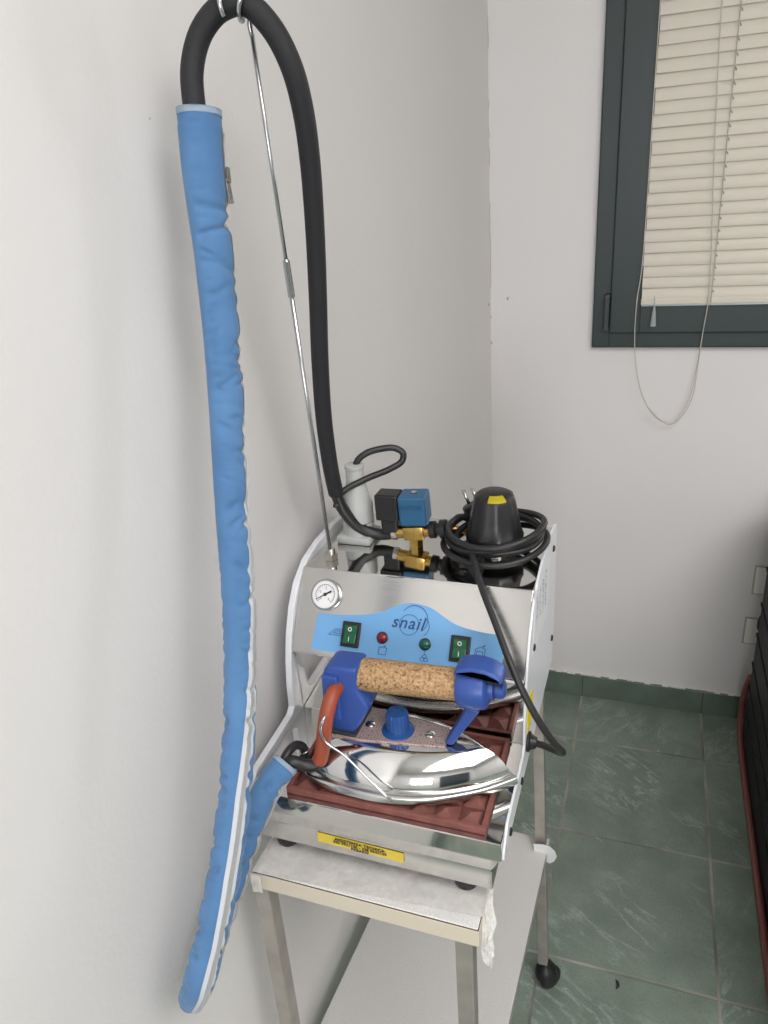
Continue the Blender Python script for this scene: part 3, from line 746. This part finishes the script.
# solenoid valve
sv = None
bm = NB()
lathe(bm, [(0.0085, -.001), (0.0085, .010), (0.0065, .011), (0.0065, .016)], (0.147, -1.160, ZP), (0, 0, 1), 6)
obox(bm, (0.147, -1.160, ZP + .019), (1, 0, .12), (0, 1, 0), (-.12, 0, 1), .0125, .0105, .0085, .0015)
lathe(bm, [(0.0078, -.026), (0.0078, -.012), (0.0062, -.0118), (.0062, .0118), (0.0074, .012), (0.0074, .021), (0.0045, .0215), (.0045, .026)], (0.147, -1.160, ZP + .0185), (1, 0, .14), 16)
sv = tag(obj('steam_valve', bm, M['brass'], sg, smooth=35), 'brass valve with blue coil on top')
bm = NB(); obox(bm, (0.1470, -1.1580, ZP + .0485), (1, .06, .05), (-.06, 1, 0), (-.05, 0, 1), .0162, .0160, .0185, .0028); lathe(bm, [(0.007, .026), (0.007, .033)], (0.147, -1.159, ZP), (0, 0, 1), 16); cb_ = obj('solenoid_coil', bm, M['coilblue'], sv)
bm = NB(); text_bm(bm, 'XOTOX', 0.0075, lambda a, b, h: V((0.1465 + a, -1.1744 - h + a * .06, ZP + .0540 + b + a * .05))); obj('coil_lettering', bm, M['coilink'], cb_)
bm = NB(); lathe(bm, [(.004, 0), (.004, .002), (.002, .003)], (0.147, -1.158, ZP + .0665), (0, 0, 1), 6); obj('coil_nut', bm, M['nut'], cb_)
bm = NB(); obox(bm, (0.1155, -1.158, ZP + .0495), (1, 0, .02), (0, 1, 0), (-.02, 0, 1), .0145, .0130, .0165, .0025)
obox(bm, (0.1165, -1.158, ZP + .026), (1, 0, 0), (0, 1, 0), (0, 0, 1), .0105, .0095, .0125, .0025); obj('coil_connector', bm, M['black'], sv)
bm = NB(); lathe(bm, [(0.006, -.0125), (0.0105, -.011), (.0105, -.004), (0.0075, -.002), (0.0075, .001), (0.0115, .002), (.0115, .009), (0.007, .0115)], (0.1765, -1.160, ZP + .0235), (1, 0, .14), 18); obj('regulator_knob', bm, M['black'], sv, smooth=35)
bm = NB(); tube(bm, [(0.184, -1.15, ZP + .021), (0.196, -1.146, ZP + .019), (0.206, -1.142, ZP + .012), (0.209, -1.14, ZP)], .0035, 10, 6); obj('copper_pipe', bm, M['copper'], sv, smooth=True)
# socket block for the iron cable
bm = NB(); box(bm, (0.0495, -1.176, ZP - .0004), (0.0935, -1.132, ZP + .010), 0.003); lathe(bm, [(0.0195, .009), (0.0195, .022), (0.017, .024)], (0.072, -1.154, ZP), (0, 0, 1), 24); obj('socket', bm, M['greyplug'], sg, smooth=35)

# ------------------------------------------------------------------ rubber mat
mt = NB()
mx0, mx1, my0, my1, mz = 0.077, 0.2835, -1.4165, -1.2865, 0.8783
box(mt, (mx0, my0, mz), (mx1, my1, mz + .0016), 0.0004)
nxp, nyp = 8, 5; bw = 0.0045
for i in range(nxp):
    for j in range(nyp):
        xa = mx0 + bw + (mx1 - mx0 - 2 * bw) * i / nxp; xb = mx0 + bw + (mx1 - mx0 - 2 * bw) * (i + 1) / nxp
        ya = my0 + bw + (my1 - my0 - 2 * bw) * j / nyp; yb = my0 + bw + (my1 - my0 - 2 * bw) * (j + 1) / nyp
        z0 = mz + .0014; g_ = .0002
        vs = [mt.verts.new(p) for p in ((xa + g_, ya + g_, z0), (xb - g_, ya + g_, z0), (xb - g_, yb - g_, z0), (xa + g_, yb - g_, z0))]
        ap = mt.verts.new(((xa + xb) / 2, (ya + yb) / 2, mz + .0081))
        for k in range(4): mt.faces.new((vs[k], vs[(k + 1) % 4], ap))
for a, b in (((mx0, my0), (mx1, my0 + bw)), ((mx0, my1 - bw), (mx1, my1)), ((mx0, my0 + bw), (mx0 + bw, my1 - bw)), ((mx1 - bw, my0 + bw), (mx1, my1 - bw))):
    box(mt, (a[0], a[1], mz + .0003), (b[0], b[1], mz + .0079), 0.0007)
tag(obj('iron_rest_mat', mt, M['mat'], None, ((mx0 + mx1) / 2, (my0 + my1) / 2, mz)), 'red-brown rubber mat with pyramid studs under the iron', 'mat')

# ------------------------------------------------------------------ the iron
IX, IY, IZ = 0.0905, -1.3535, 0.8864
ir = thing('steam_iron', 'chrome steam iron with cork handle and blue ends resting on the rubber mat', 'iron', (0.19, IY, IZ))
WP = [(0, 0), (.0002, .030), (.0006, .0440), (.0035, .0490), (.0150, .0535), (.0355, .0580), (.062, .0600), (.090, .0596), (.1365, .0500), (.1800, .0275), (.2000, .0118), (.2085, .0042), (.2125, 0)]
half = catmull([V((a, b, 0)) for a, b in WP], 6)
outline = [(p.x, max(0, p.y)) for p in half] + [(p.x, -max(0, p.y)) for p in half[-2:0:-1]]
def ring(z, d, flat=0.0):
    s0 = 0.098
    return [V((IX + s0 + (a - s0) * (1 - d / .104), IY + b * (1 - d / .0605), IZ + z)) for a, b in outline]
bm = NB(); loft(bm, [ring(0, .004), ring(.0008, .0012), ring(.0022, 0), ring(.0085, 0), ring(.0098, .001), ring(.0104, .003)]); sp_ = obj('soleplate', bm, M['sole'], ir, smooth=38)
bm = NB(); loft(bm, [ring(.0098, .0080), ring(.0108, .0076), ring(.0128, .0074), ring(.016, .0080), ring(.021, .0098), ring(.027, .0134), ring(.033, .0190), ring(.037, .0240), ring(.0395, .0285), ring(.0408, .0315), ring(.0412, .034)]); obj('chrome_shell', bm, M['chrome'], ir, smooth=50)
bm = NB(); prism(bm, [(.112, -1.378), (.112, -1.326), (.1404, -1.324), (.2300, -1.336), (.2335, -1.3655), (.1424, -1.3775)], lambda a, b, h: V((a, b, h)), IZ + .0395, IZ + .0432, .0008)
tp = tag(obj('top_plate', bm, M['printed'], ir), 'printed pinkish plate with scale')
for sx, sy in ((0.1495, -1.3525), (0.2140, -1.3525)):
    bm = NB(); lathe(bm, [(.0052, 0), (.0052, .0012), (.0036, .0026), (.001, .003)], (sx, sy, IZ + .0432), (0, 0, 1), 16); obj('screw', bm, M['nut'], tp, smooth=35)
KX, KY = 0.1800, -1.3530
bm = NB(); lathe(bm, [(.0170, 0), (.0165, .0016), (.0125, .0028), (.0118, .0032)], (KX, KY, IZ + .0432), (0, 0, 1), 40)
lathe(bm, [(.0122, .0025), (.0115, .0045), (.0112, .020), (.0100, .0230), (.0060, .0235), (.001, .0235)], (KX, KY, IZ + .0432), (0, 0, 1), 80, radf=lambda k, t: 1 + (.035 * math.cos(20 * t) if 1 <= k <= 3 else 0))
kn = tag(obj('thermostat_knob', bm, M['knobblue'], ir, smooth=40), 'blue ribbed dial')
bm = NB()
for i in range(4):
    a = .4 + i * PI / 2; lathe(bm, [(.0019, .0230), (.0019, .0240), (.0003, .0240)], (KX + .0060 * math.cos(a), KY + .0060 * math.sin(a), IZ + .0432), (0, 0, 1), 10)
obj('dial_marks', bm, M['ink'], kn)
# handle
HA = V((0.1370, -1.3500, 0.9900)); HB = V((0.2460, -1.3500, 0.9955)); HD = (HB - HA).normalized(); HL = (HB - HA).length
bm = NB(); lathe(bm, [(.0158, 0), (.0166, .003), (.0169, HL * .3), (.0164, HL * .6), (.0160, HL - .002), (.0150, HL)], HA, HD, 32); tag(obj('handle_grip', bm, M['cork'], ir, smooth=45), 'speckled cork grip')
BP = [(.1085, .996), (.1110, 1.0035), (.1165, 1.0075), (.146, 1.0080), (.1452, .998), (.1450, .983), (.1545, .968), (.1560, .962), (.1460, .942), (.1385, .931), (.1165, .9305), (.1105, .945), (.1068, .972)]
bm = NB(); prism(bm, BP, lambda a, b, h: V((a, h * (1.0 if b > .975 else 1.0 + (.975 - b) * 5) + IY, b)), -.0150, .0170, .0032, 3); brk = tag(obj('handle_bracket', bm, M['ironblue'], ir, smooth=35), 'royal blue rear bracket')
bm = NB(); prism(bm, [(.1095, .9985), (.1265, .9985), (.1265, .945), (.1105, .950), (.1085, .972)], lambda a, b, h: V((a, h, b)), -1.3735, -1.3645, .002); obj('hose_boss', bm, M['ironblue'], brk)
bm = NB(); box(bm, (.1125, -1.3755, IZ + .0425), (.1420, -1.3245, IZ + .0465), .001); obj('bracket_foot', bm, M['bracketdark'], brk)
bm = NB(); c0 = HB - HD * .001
lathe(bm, [(.0150, 0), (.0200, .0008), (.0222, .004), (.0225, .020), (.0205, .0275), (.0165, .0300), (.0115, .0305), (.0112, .0340), (.0108, .0350), (.0075, .0352)], c0, HD, 32)
fc = tag(obj('front_knob', bm, M['ironblue'], ir, smooth=40), 'rounded royal blue front cap')
bm = NB(); lathe(bm, [(.0075, .0345), (.0080, .0365), (.0092, .037), (.0092, .044), (.0070, .0455), (.001, .0456)], c0, HD, 20); obj('steam_nozzle_button', bm, M['ironblue'], fc, smooth=35)
bm = NB()
lev = [(.2440, 1.0165), (.2445, 1.0205), (.2500, 1.0248), (.2600, 1.0275), (.2700, 1.0272), (.2805, 1.0245), (.2875, 1.0200), (.2905, 1.0150), (.2885, 1.0125), (.2840, 1.0165), (.2740, 1.0205), (.2620, 1.0215), (.2520, 1.0190)]
prism(bm, lev, lambda a, b, h: V((a, h, b)), IY - .0125, IY + .0125, .0022, 3); lv = tag(obj('steam_lever', bm, M['ironblue'], ir, smooth=35), 'arched blue steam lever')
bm = NB(); prism(bm, [(.2745, 1.010), (.2880, 1.010), (.2890, 1.0035), (.2905, 1.0135), (.284, 1.0165), (.274, 1.019)], lambda a, b, h: V((a, h, b)), IY - .009, IY + .009, .0012); obj('lever_switch', bm, M['black'], lv)
bm = NB(); prism(bm, [(.2560, .9790), (.2680, .9760), (.2395, .9290), (.2310, .9290)], lambda a, b, h: V((a, h, b)), IY - .0085, IY + .0085, .0018); obj('front_strut', bm, M['ironblue'], ir)
# red steam tube and wire guard
bm = NB(); RT = [(.1240, -1.366, .9835), (.1235, -1.3800, .9830), (.1225, -1.3905, .9740), (.1195, -1.3950, .9580), (.1165, -1.3975, .9390), (.1130, -1.3990, .9210), (.1105, -1.4000, .9130)]
tube(bm, RT, .0076, 18, 8); tag(obj('steam_tube', bm, M['redtube'], ir, smooth=True), 'orange-red silicone tube')
bm = NB(); tube(bm, [(.1262, -1.378, .9690), (.1240, -1.392, .9720), (.1214, -1.4035, .9690), (.1190, -1.4055, .9590), (.1232, -1.4060, .9460), (.1434, -1.4075, .9335), (.1692, -1.4120, .9135), (.1890, -1.4145, .8975), (.1905, -1.4125, .8940)], .0014, 10, 8); tag(obj('hose_guard_wire', bm, M['rod'], ir, smooth=True), 'bent steel wire guard')

# ------------------------------------------------------------------ support rod with pigtail hook
rd = thing('hose_support_rod', 'thin telescopic steel rod holding up the black hose from behind', 'rod', (0.0586, -1.218, ZP))
RB = V((0.0586, -1.2140, ZP)); RT_ = V((0.0866, -1.3165, 1.5632))
def RP(z): t = (z - RB.z) / (RT_.z - RB.z); return RB.lerp(RT_, t)
bm = NB(); tube(bm, [RB, RP(1.36)], .0022, 10, 1); tube(bm, [RP(1.345), RP(1.568)], .0018, 10, 1); obj('rod', bm, M['rod'], rd, smooth=True)
bm = NB(); dR = (RT_ - RB).normalized(); lathe(bm, [(.0022, 0), (.0033, .001), (.0033, .034), (.0018, .036)], RP(1.352), dR, 14); obj('joint_sleeve', bm, M['rod'], rd, smooth=35)
bm = NB(); lathe(bm, [(.0085, 0), (.0085, .008)], RB, (0, 0, 1), 6); lathe(bm, [(.0055, .008), (.0055, .014), (.003, .0145)], RB, (0, 0, 1), 16); obj('base_nut', bm, M['nut'], rd)

# ------------------------------------------------------------------ hose and padded cover
COVER = [(0.0505, -1.35, 1.5058), (0.051, -1.358, 1.4629), (0.0554, -1.368, 1.4031), (0.0591, -1.38, 1.3409), (0.0631, -1.395, 1.2853), (0.0687, -1.42, 1.2047), (0.0774, -1.447, 1.1231), (0.0815, -1.475, 1.0393), (0.0851, -1.51, 0.9708), (0.0819, -1.54, 0.9079), (0.0739, -1.568, 0.8531), (0.065, -1.583, 0.8147), (0.0490, -1.577, 0.7810), (0.0362, -1.56, 0.7570), (0.0295, -1.54, 0.7520), (0.0335, -1.52, 0.7766), (0.0394, -1.487, 0.8085), (0.0530, -1.462, 0.8603), (0.0679, -1.437, 0.9010), (0.0792, -1.413, 0.9150)]
HOSE = [(0.046, -1.349, 1.5049), (0.0452, -1.343, 1.5343), (0.0537, -1.338, 1.5573), (0.0675, -1.335, 1.5704), (0.0783, -1.333, 1.5745), (0.0897, -1.33, 1.5754), (0.0982, -1.327, 1.5697), (0.1087, -1.32, 1.5546), (0.1163, -1.312, 1.5313), (0.1168, -1.3, 1.5028), (0.112, -1.285, 1.4665), (0.1014, -1.265, 1.4098), (0.0893, -1.247, 1.3456), (0.0785, -1.233, 1.2841), (0.0687, -1.217, 1.2155), (0.0632, -1.2, 1.1513), (0.061, -1.188, 1.1182), (0.0651, -1.1775, 1.0900), (0.0798, -1.167, 1.0650), (0.1008, -1.161, 1.0560), (0.1244, -1.16, 1.0595)]
hs = thing('steam_hose', 'thick black woven steam hose looping over the rod hook down to the machine', 'hose', (0.0632, -1.2, 1.06))
up = COVER[1:-1]
bm = NB(); tube(bm, COVER[2:0:-1] + [(0.0475, -1.352, 1.490)] + HOSE[:16] + [HOSE[16]], .0090, 20, 10, step=.004); obj('woven_sheath', bm, M['sheath'], hs, smooth=True)
bm = NB(); tube(bm, HOSE[14:], .0070, 16, 8); obj('rubber_hose', bm, M['blackrub'], hs, smooth=True)
bm = NB(); lathe(bm, [(.0075, 0), (.0085, .001), (.0085, .006), (.0075, .007)], V((0.1175, -1.1600, 1.0585)), (1, 0, .14), 16); obj('hose_clip', bm, M['nut'], hs)
bm = NB(); tube(bm, COVER[1:], .0060, 12, 6, step=.006); tube(bm, [(0.0792, -1.413, 0.915), (0.086, -1.4115, 0.917), (0.097, -1.407, 0.9115), (0.106, -1.4035, 0.9100), (0.1115, -1.4005, .9130)], .0064, 12, 6)
obj('inner_hose', bm, M['blackrub'], hs, smooth=True)
bm = NB(); tube(bm, [(0.0760, -1.416, 0.915), (0.0785, -1.405, 0.9215), (0.0815, -1.394, 0.922), (0.086, -1.388, .9165), (0.0885, -1.389, .909), (0.0870, -1.394, .9040), (0.0880, -1.402, .9030), (0.0960, -1.4060, .9065)], .0046, 12, 8); obj('iron_cable', bm, M['blackrub'], hs, smooth=True)
bm = NB(); lathe(bm, [(.0056, 0), (.0062, .0007), (.0062, .0013), (.0056, .002)], (0.0868, -1.3880, .9120), (.3, 0, -1), 16); obj('cable_ring', bm, M['nut'], hs)

# pigtail hook wound round the hose
bm = NB()
hp = catmull(HOSE[3:8], 20); hp = resample(hp, .0005)
ic = min(range(len(hp)), key=lambda i: (hp[i] - V((0.0897, -1.33, 1.5754))).length)
pts = [RP(1.556), RP(1.566)]
for k in range(56):
    phi = PI * 0.62 + (PI * 3.72 - PI * 0.62) * k / 55
    i = max(1, min(len(hp) - 2, ic - 5 + int(-5.0 * (phi - 2 * PI))))
    T = (hp[i + 1] - hp[i - 1]).normalized(); dn = V((0, 0, -1)); dn = (dn - T * dn.dot(T)).normalized()
    bk = T.cross(dn)
    if bk.y < 0: bk = -bk
    pts.append(hp[i] + (dn * math.cos(phi) + bk * math.sin(phi)) * .0120)
tube(bm, pts, .0021, 10, 4); obj('pigtail_hook', bm, M['rod'], rd, smooth=True)

# padded cover
cv = thing('hose_cover', 'light blue padded zip cover slipped over the hanging hose', 'hose cover', (0.0325, -1.54, 0.757))
path = resample(catmull(COVER, 24), .0013)
T, N, B = frames(path, V((.72, -.62, .30)).normalized())
m_ = len(path); L = m_ - 1
RAD = [.0178, .0168, .0158, .0152, .0148, .0140, .0142, .0146, .0150, .0152, .0150, .0146, .0138, .0134, .0134, .0136, .0136, .0136, .0140, .0146]
def interp(t, A): x = t * (len(A) - 1); k = min(int(x), len(A) - 2); return A[k] + (A[k + 1] - A[k]) * (x - k)
# arc position of each control point
seg = [0]
for i in range(1, len(COVER)): seg.append(seg[-1] + (V(COVER[i]) - V(COVER[i - 1])).length)
def byctl(s, A):
    s *= seg[-1]; i = 0
    while i < len(seg) - 2 and seg[i + 1] < s: i += 1
    f = (s - seg[i]) / (seg[i + 1] - seg[i]); return A[i] + (A[i + 1] - A[i]) * min(1, max(0, f))
ALPHA = [80, 84, 95, 98, 90, 74, 57, 31, 10, 6, 16, 14, -2, -20, -40, -55, -66, -70, -72, -72]     # zip angle from the front
rw = random.Random(3)
PUCK = [(rw.uniform(0, 1), rw.uniform(-PI, PI), rw.uniform(.005, .011), rw.uniform(.45, 1.2), rw.uniform(.0012, .0034), rw.uniform(-.008, .010)) for _ in range(260)]
def rad(s, th, full=True):
    r = byctl(s, RAD)
    if s < .012: r *= 0.98
    d = 0
    a = s * seg[-1]
    for ps, pt, wl, wa, am, sk in PUCK:
        dt = (th - pt + PI) % (2 * PI) - PI
        ds = a - ps * seg[-1] - sk * dt
        if abs(ds) < 3 * wl and abs(dt) < 2.2 * wa:
            d -= am * math.exp(-(ds / (wl * .42)) ** 2 - (dt / wa) ** 2)
    za = math.radians(byctl(s, ALPHA)); dt = abs((th - za + PI) % (2 * PI) - PI)
    d -= .0010 * max(0, math.sin(a * 2 * PI / .0135 + 2.0 * math.sin(a * 90))) * math.exp(-((dt - .95) / .4) ** 2)
    d *= 1 - math.exp(-(dt / .68) ** 6)
    return r + d
nT = 44
bm = NB(); rings = []
flat = 0.86
def surf(i, th, off=0.0):
    s = i / L; r = rad(s, th) + off
    return path[i] + N[i] * (math.cos(th) * r * flat) + B[i] * (math.sin(th) * r)
sgn = 1.0 if (B[m_ // 6].dot(CAM_R) > 0) else -1.0
for i in range(m_): rings.append([surf(i, 2 * PI * j / nT) for j in range(nT)])
inner = [[path[i] + (rings[i][j] - path[i]) * .72 for j in range(nT)] for i in (0, 10)]
innerE = [[path[-1 - i] + (rings[-1 - i][j] - path[-1 - i]) * .72 for j in range(nT)] for i in (10, 0)]
loft(bm, [inner[1], inner[0]] + rings + [innerE[1], innerE[0]], cap=False)
slv = obj('padded_sleeve', bm, M['fabric'], cv, smooth=True)
def zip_strip(bm, w0, w1, off, i0, i1, step=1):
    prev = None
    for i in range(i0, i1, step):
        za = sgn * math.radians(byctl(i / L, ALPHA)); r = byctl(i / L, RAD)
        row = []
        for k in range(6):
            th = za + (w0 + (w1 - w0) * k / 5) / r
            row.append(bm.verts.new(surf(i, th % (2 * PI) if th % (2 * PI) < PI else th % (2 * PI) - 2 * PI, off)))
        if prev:
            for k in range(5): bm.faces.new((prev[k], prev[k + 1], row[k + 1], row[k]))
        prev = row
bm = NB(); zip_strip(bm, -.0058, .0058, .0005, 9, m_ - 7); zt = tag(obj('zip_tape', bm, M['ziptape'], cv, smooth=True), 'white zip tape')
bm = NB()
for i in range(12, m_ - 12, 1):
    za = sgn * math.radians(byctl(i / L, ALPHA)); r = byctl(i / L, RAD)
    c_ = surf(i, za, .0011); nn = (c_ - path[i]).normalized(); ac = T[i].cross(nn)
    obox(bm, c_, T[i], ac, nn, .00036, .0020, .0006)
tag(obj('zip_teeth', bm, M['zipteeth'], zt), 'row of pale zip teeth')
# overlock stitching at both ends
for ends in (range(0, 5), range(m_ - 5, m_)):
    bm = NB(); loft(bm, [[surf(i, 2 * PI * j / nT, .0004) for j in range(nT)] for i in ends], cap=False)
    bmesh.ops.solidify(bm, geom=bm.faces[:], thickness=.0005); obj('end_stitching', bm, M['stitch'], slv, smooth=True)
# zip pull
bm = NB(); i = 36; za = sgn * math.radians(byctl(i / L, ALPHA)); c_ = surf(i, za, .0016)
obox(bm, c_, T[i], T[i].cross(V((1, 0, 0))), (1, 0, 0), .005, .0022, .0022, .0008)
obox(bm, c_ + T[i] * .0125 + V((.0015, 0, 0)), T[i] + V((.12, 0, 0)), (0, 1, 0), (1, 0, 0), .0095, .0030, .0006, .0003)
tag(obj('zip_pull', bm, M['rod'], zt), 'small metal zip pull')

# ------------------------------------------------------------------ iron's electric cable and grey plug
ec = thing('electric_cable', 'thin black cable looping from the hose into the grey plug', 'cable', (0.0736, -1.154, ZP + .024))
bm = NB(); tube(bm, [(0.0600, -1.190, 1.100), (0.0620, -1.182, 1.1120), (0.0671, -1.175, 1.1172), (0.0896, -1.155, 1.1262), (0.1127, -1.14, 1.1335), (0.125, -1.13, 1.1407), (0.1262, -1.128, 1.1502), (0.116, -1.13, 1.1567), (0.1011, -1.138, 1.1574), (0.0876, -1.147, 1.1549), (0.0778, -1.153, 1.1477), (0.0736, -1.154, 1.1370)], .0040, 12, 8)
obj('cable', bm, M['blackrub'], ec, smooth=True)
bm = NB(); lathe(bm, [(.0175, .0245), (.0190, .026), (.0190, .046), (.0175, .049), (.0160, .056), (.0122, .071), (.0108, .080), (.0108, .092), (.0118, .093), (.0118, .0965), (.0085, .098)], (0.0725, -1.154, ZP), (0, 0, 1), 28); tag(obj('plug', bm, M['greyplug'], ec, smooth=35), 'grey tapered plug')

# ------------------------------------------------------------------ mains cord coiled round the cap
pc = thing('power_cord', 'black power cord coiled round the filler cap with plug pins sticking up', 'power cord', (0.2425, -1.160, ZP))
pts = []
cx, cy = 0.2440, -1.1650
turns = 4.35
n_ = 100
for k in range(n_ + 1):
    f = k / n_; a = math.radians(150) + f * turns * 2 * PI
    r = 0.0520 + .0055 * math.sin(f * 11.0) + .0022 * f + .003 * math.cos(a * 0.5)
    zz = ZP + .0375 - .0260 * f + .0060 * math.cos(a - .3) + .0022 * math.sin(2.3 * a)
    pts.append(V((cx + r * math.cos(a), cy + r * math.sin(a) * .95, zz)))
endp = [V((0.2200, -1.203, 1.0640)), V((0.2330, -1.226, 1.0680)), V((0.2475, -1.256, 1.0530)), V((0.2690, -1.287, 1.0280)), V((0.2925, -1.318, 0.9964)), V((0.3149, -1.328, 0.9569)), V((0.3331, -1.325, 0.9237)), V((0.3415, -1.315, 0.9045)), V((0.3358, -1.303, 0.8935)), V((0.3215, -1.294, 0.8900)), V((0.3080, -1.290, 0.8890))]
# finish the coil at its front left where the cord drops
while not (math.cos(math.atan2(pts[-1].y - cy, pts[-1].x - cx) - math.radians(215)) > .93): pts.pop()
start = [V((0.2220, -1.1205, 1.0560)), V((0.2180, -1.121, 1.0540)), V((0.2120, -1.127, 1.0640))]
bm = NB(); tube(bm, start + pts + endp, .0038, 10, 5); obj('cord', bm, M['blackrub'], pc, smooth=True)
bm = NB()
pd = V((-.40, .10, .91)).normalized(); c0 = V((0.2200, -1.1200, 1.0600))
lathe(bm, [(.006, -.006), (.009, 0), (.0135, .010), (.0150, .022), (.0150, .028), (.013, .030)], c0, pd, 20)
pg = obj('mains_plug', bm, M['black'], pc, smooth=35)
side = pd.cross(V((.45, .9, 0))).normalized()
for s_ in (-1, 1):
    bm = NB(); b0 = c0 + pd * .029 + side * (.0075 * s_); tube(bm, [b0, b0 + pd * .019], .0022, 10, 1); obj('pin', bm, M['pin'], pg, smooth=True)
bm = NB(); obox(bm, (0.2215, -1.2020, ZP + .0125), (1, -.5, -.5), (.5, 1, 0), (.3, 0, 1), .0150, .007, .0100, .002); obox(bm, (0.2240, -1.2000, ZP + .0045), (1, 0, 0), (0, 1, 0), (0, 0, 1), .0130, .0090, .0045, .0015); tag(obj('cord_clip', bm, M['black'], pc), 'black block gripping the cord')

# ------------------------------------------------------------------ scrap on the floor
bm = NB(); tube(bm, [(0.4175, -0.892, .0025), (0.4215, -0.897, .0028), (0.4225, -0.904, .0026), (0.4195, -0.910, .0022)], [.0009, .0026, .0026, .0008], 8, 6)
tag(obj('floor_scrap', bm, M['black'], None, (0.4215, -0.901, 0), smooth=True), 'small black curved scrap lying on the green tiles', 'scrap')

# ------------------------------------------------------------------ added ceiling fill lamp (unseen, above the picture)
LX, LY = 1.7, -2.6
cl_ = thing('ceiling_fill_lamp', 'square white fill lamp added on the ceiling, outside the picture', 'lamp', (LX, LY, RZ))
bm = NB()
for a, b in (((-.62, -.62), (-.59, .62)), ((.59, -.62), (.62, .62)), ((-.59, -.62), (.59, -.59)), ((-.59, .59), (.59, .62))):
    box(bm, (LX + a[0], LY + a[1], RZ - .06), (LX + b[0], LY + b[1], RZ), .002)
obj('fill_lamp_frame', bm, M['fillframe'], cl_)
bm = NB(); box(bm, (LX - .588, LY - .588, RZ - .03), (LX + .588, LY + .588, RZ - .02)); obj('fill_diffuser', bm, M['fill_diffuser'], cl_)
